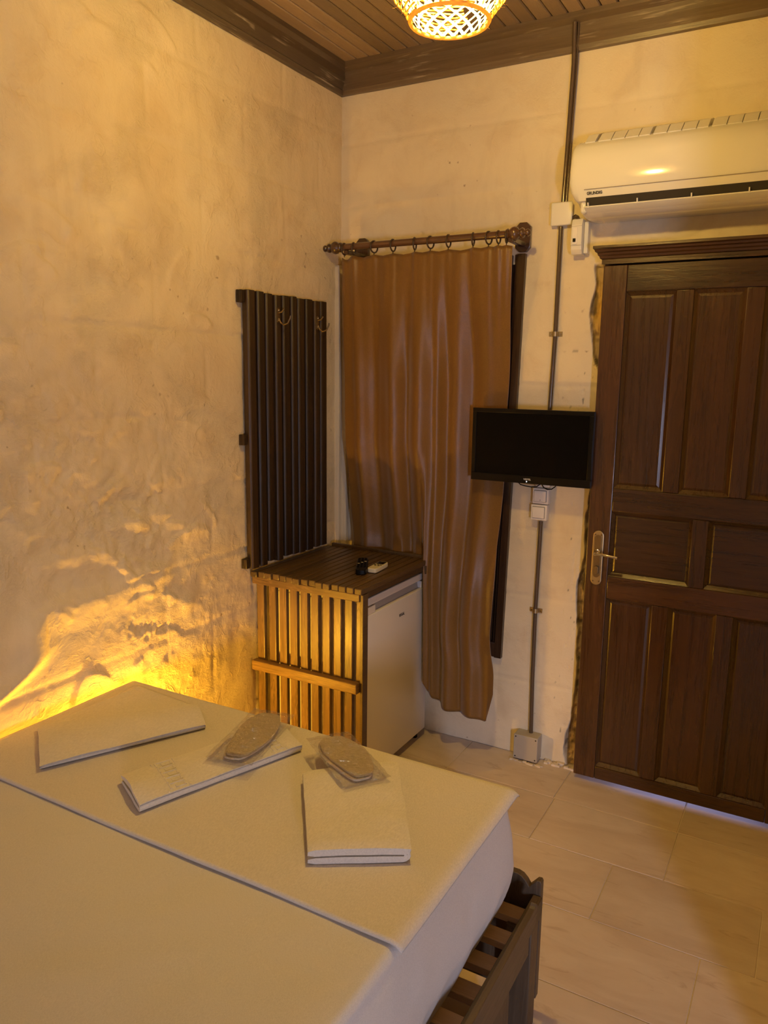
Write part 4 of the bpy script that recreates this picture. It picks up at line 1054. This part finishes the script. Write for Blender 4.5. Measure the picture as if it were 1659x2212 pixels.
# towel nearest the camera: profile seen along its near edge
folded('folded_towel', 'thick square folded white towel nearest the bed corner', [(1.072, -1.812), (1.262, -1.690), (1.066, -1.388), (0.880, -1.562)], 2, 0.0175, 0.0140, 3, puff=0.005)
# middle towel: open fold at its left end, woven borders at both ends
q2 = [(0.505, -1.775), (0.655, -1.852), (0.800, -1.432), (0.655, -1.345)]
folded('folded_towel', 'long folded white towel with woven borders, middle of the three', q2, 2, 0.014, 0.008, 13, lift=lambda u, v: 0.010*max(0, 1-v*5)*math.sin(PI*u), bands=[('v', 0.16, 0.29), ('v', 0.80, 0.90)], puff=0.003)
q1 = [(0.098, -1.700), (0.303, -1.846), (0.492, -1.462), (0.372, -1.365)]
t1_ = folded('folded_towel', 'flat folded white towel closest to the glowing left wall', q1, 2, 0.011, 0.007, 23, puff=0.004)
def under(u, v):
    a = (0.100, -1.690); b = (0.372, -1.368); c = (0.105, -1.345)
    x = a[0]*(1-u)+(b[0]*(1-v)+c[0]*v)*u; y = a[1]*(1-u)+(b[1]*(1-v)+c[1]*v)*u
    return x, y, TB+0.006+0.006*u*(1-v)*math.sin(PI*min(1, u))
slab('loose_corner', 'towel', under, 30, 16, 0.004, t1_)

# ------------------------------------------------------------------ slippers in plastic
def sole_pts(L, W_, n=40):
    pts = []
    for k in range(n):
        a = 2*PI*k/n; y = math.sin(a)*L/2; t = (y/L+0.5)
        wd = W_/2*(0.86+0.14*math.sin((t-0.25)*PI*1.3)); c = math.cos(a)
        pts.append((wd*math.copysign(abs(c)**0.45, c)+0.004*math.sin(t*5), y))
    return pts
def slippers(lb, c, ang, L, W_, z0, tilt):
    s_ = thing('slipper_pack', lb, 'slippers', (c[0], c[1], z0), 'plastic wrapped guest slippers', ang)
    s_.rotation_euler = (tilt[0], tilt[1], ang)
    for k in range(2):
        p = [(x+(0.003 if k else -0.002), y*(1 if k == 0 else 0.98)) for x, y in sole_pts(L, W_)]
        mb = MB(); mb.prism(p, 2, 0.003+k*0.008, 0.009+k*0.008)
        mb.build('slipper', 'sole', s_, bev=0.002, smooth='auto')
    mb = MB(); rw = random.Random(int(L*1000))
    nu, nv = 26, 44
    def wrapf(sgn):
        def f(u, v):
            y = (v-0.5)*(L+0.045); x = (u-0.5)*(W_+0.022)
            ex = min(1, min(u, 1-u)*7); ey = min(1, max(0, (min(v, 1-v)-0.05))*12)
            ex = math.sin(ex*PI/2); ey = math.sin(ey*PI/2)
            cr = 0.0024*N2(x, y, 80, 3+sgn)+0.005*N2(x, y, 30, 5+sgn)
            zz = 0.010+sgn*(0.0095*ex*ey+abs(cr)*1.4)+0.004*N2(x, y, 60, 8)*(1-ey)
            return (x*(1-0.05*(1-ey)*math.sin(v*9)), y, max(0.0012 if sgn < 0 else 0.0030, zz))
        return f
    mb.grid(wrapf(1), nu, nv)
    w_ = mb.build('plastic_wrap', 'wrap', s_, smooth=False, fix=False)
    return s_
slippers('plastic wrapped white slippers lying on the middle towel', (0.672, -1.478), math.radians(15), 0.255, 0.105, TB+0.0275, (-0.01, 0.01))
slippers('plastic wrapped white slippers propped on the edge of the nearest towel', (0.957, -1.468), math.radians(55), 0.215, 0.098, TB+0.037, (0.0, 0.0))

# ------------------------------------------------------------------ pendant lamp
pd = thing('pendant_lamp', 'round woven jute and reed pendant lamp glowing under the ceiling', 'lamp', tuple(PEND))
def lamp_r(t):   # radius of the basket against height above the rim
    pts = [(0.0, 0.088), (0.02, 0.098), (0.05, 0.122), (0.09, 0.143), (0.13, 0.150), (0.17, 0.142), (0.21, 0.112), (0.24, 0.07), (0.255, 0.03)]
    for (a, ra), (b, rb_) in zip(pts, pts[1:]):
        if t <= b: k = (t-a)/(b-a); return ra+(rb_-ra)*k
    return pts[-1][1]
# inner diamond lattice of reeds
lat = MB(); nst = 20
for fam in (-1, 1):
    for s0 in range(nst):
        vs = []; n = 22; wd = 0.0042
        for k in range(n+1):
            h = 0.250*k/n; a = 2*PI*s0/nst+fam*k/n*2.3; r = lamp_r(h)-0.010+0.0009*fam
            c_ = PEND+Vector((r*math.cos(a), r*math.sin(a), h)); tv_ = Vector((-math.sin(a), math.cos(a), 0))
            w2 = wd*min(1, r/0.06)
            vs += [c_-tv_*w2, c_+tv_*w2]
        lat.add(vs, [(2*k, 2*k+1, 2*k+3, 2*k+2) for k in range(n)])
lat.build('reed_lattice', 'reed', pd, origin=tuple(PEND), fix=False)
# jute windings, in arched bands that leave openings
jt = MB(); hh = 0.004; row = 0
while hh < 0.22:
    r = lamp_r(hh)+0.002
    for a0 in range(4):
        s_ = 0.95*(1-0.10*max(0, (0.06-hh)/0.06)); aa = a0*PI/2+0.62+0.06*math.sin(row)
        ph = [aa-s_*0.5+s_*k/12 for k in range(13)]
        jt.tube([PEND+Vector((r*math.cos(a), r*math.sin(a), hh+0.0015*math.sin(a*9+row))) for a in ph], 0.0022, 5)
    hh += 0.0095; row += 1
jt.build('jute_windings', 'jute', pd, origin=tuple(PEND), smooth='auto')['kind'] = 'stuff'
MB().torus(PEND, (0, 0, 1), 0.088, 0.0045, 48, 8).build('rim', 'jute', pd, origin=tuple(PEND), smooth='auto')
rm_ = MB(); rm_.torus(PEND+Vector((0, 0, 0.255)), (0, 0, 1), 0.03, 0.005, 24, 8)
rm_.build('top_ring', 'jute', pd, origin=tuple(PEND), smooth='auto')
fz = MB(); rf = random.Random(5)
for k in range(70):
    a = rf.uniform(0, 2*PI); h = rf.uniform(0, 0.12); r = lamp_r(h)+0.003; p = PEND+Vector((r*math.cos(a), r*math.sin(a), h))
    d = Vector((math.cos(a), math.sin(a), rf.uniform(-1, 0.3)))*rf.uniform(0.004, 0.014)
    fz.tube([p, p+d*0.5+Vector((0, 0, -0.001)), p+d], [0.0006, 0.0005, 0.0003], 3)
fo = fz.build('jute_fibres', 'jute', pd, origin=tuple(PEND)); fo['kind'] = 'stuff'
cdp = MB(); cdp.tube([PEND+Vector((0, 0, 0.15)), (PEND.x, PEND.y, HZ-0.02)], 0.004, 8); cdp.build('cord', 'ring_dark', pd)
MB().lathe([(0, 0.045), (0.01, 0.048), (0.022, 0.02)], (PEND.x, PEND.y, HZ), (0, 0, -1), 20).build('ceiling_rose', 'ring_dark', pd)
MB().lathe([(0, 0.018), (0.05, 0.018), (0.055, 0.01)], (PEND.x, PEND.y, PEND.z+0.15), (0, 0, 1), 16).build('socket', 'ring_dark', pd)
for o in list(C.objects):
    if o.type == 'MESH' and o.data.users > 0 and o.name.startswith('x'): pass
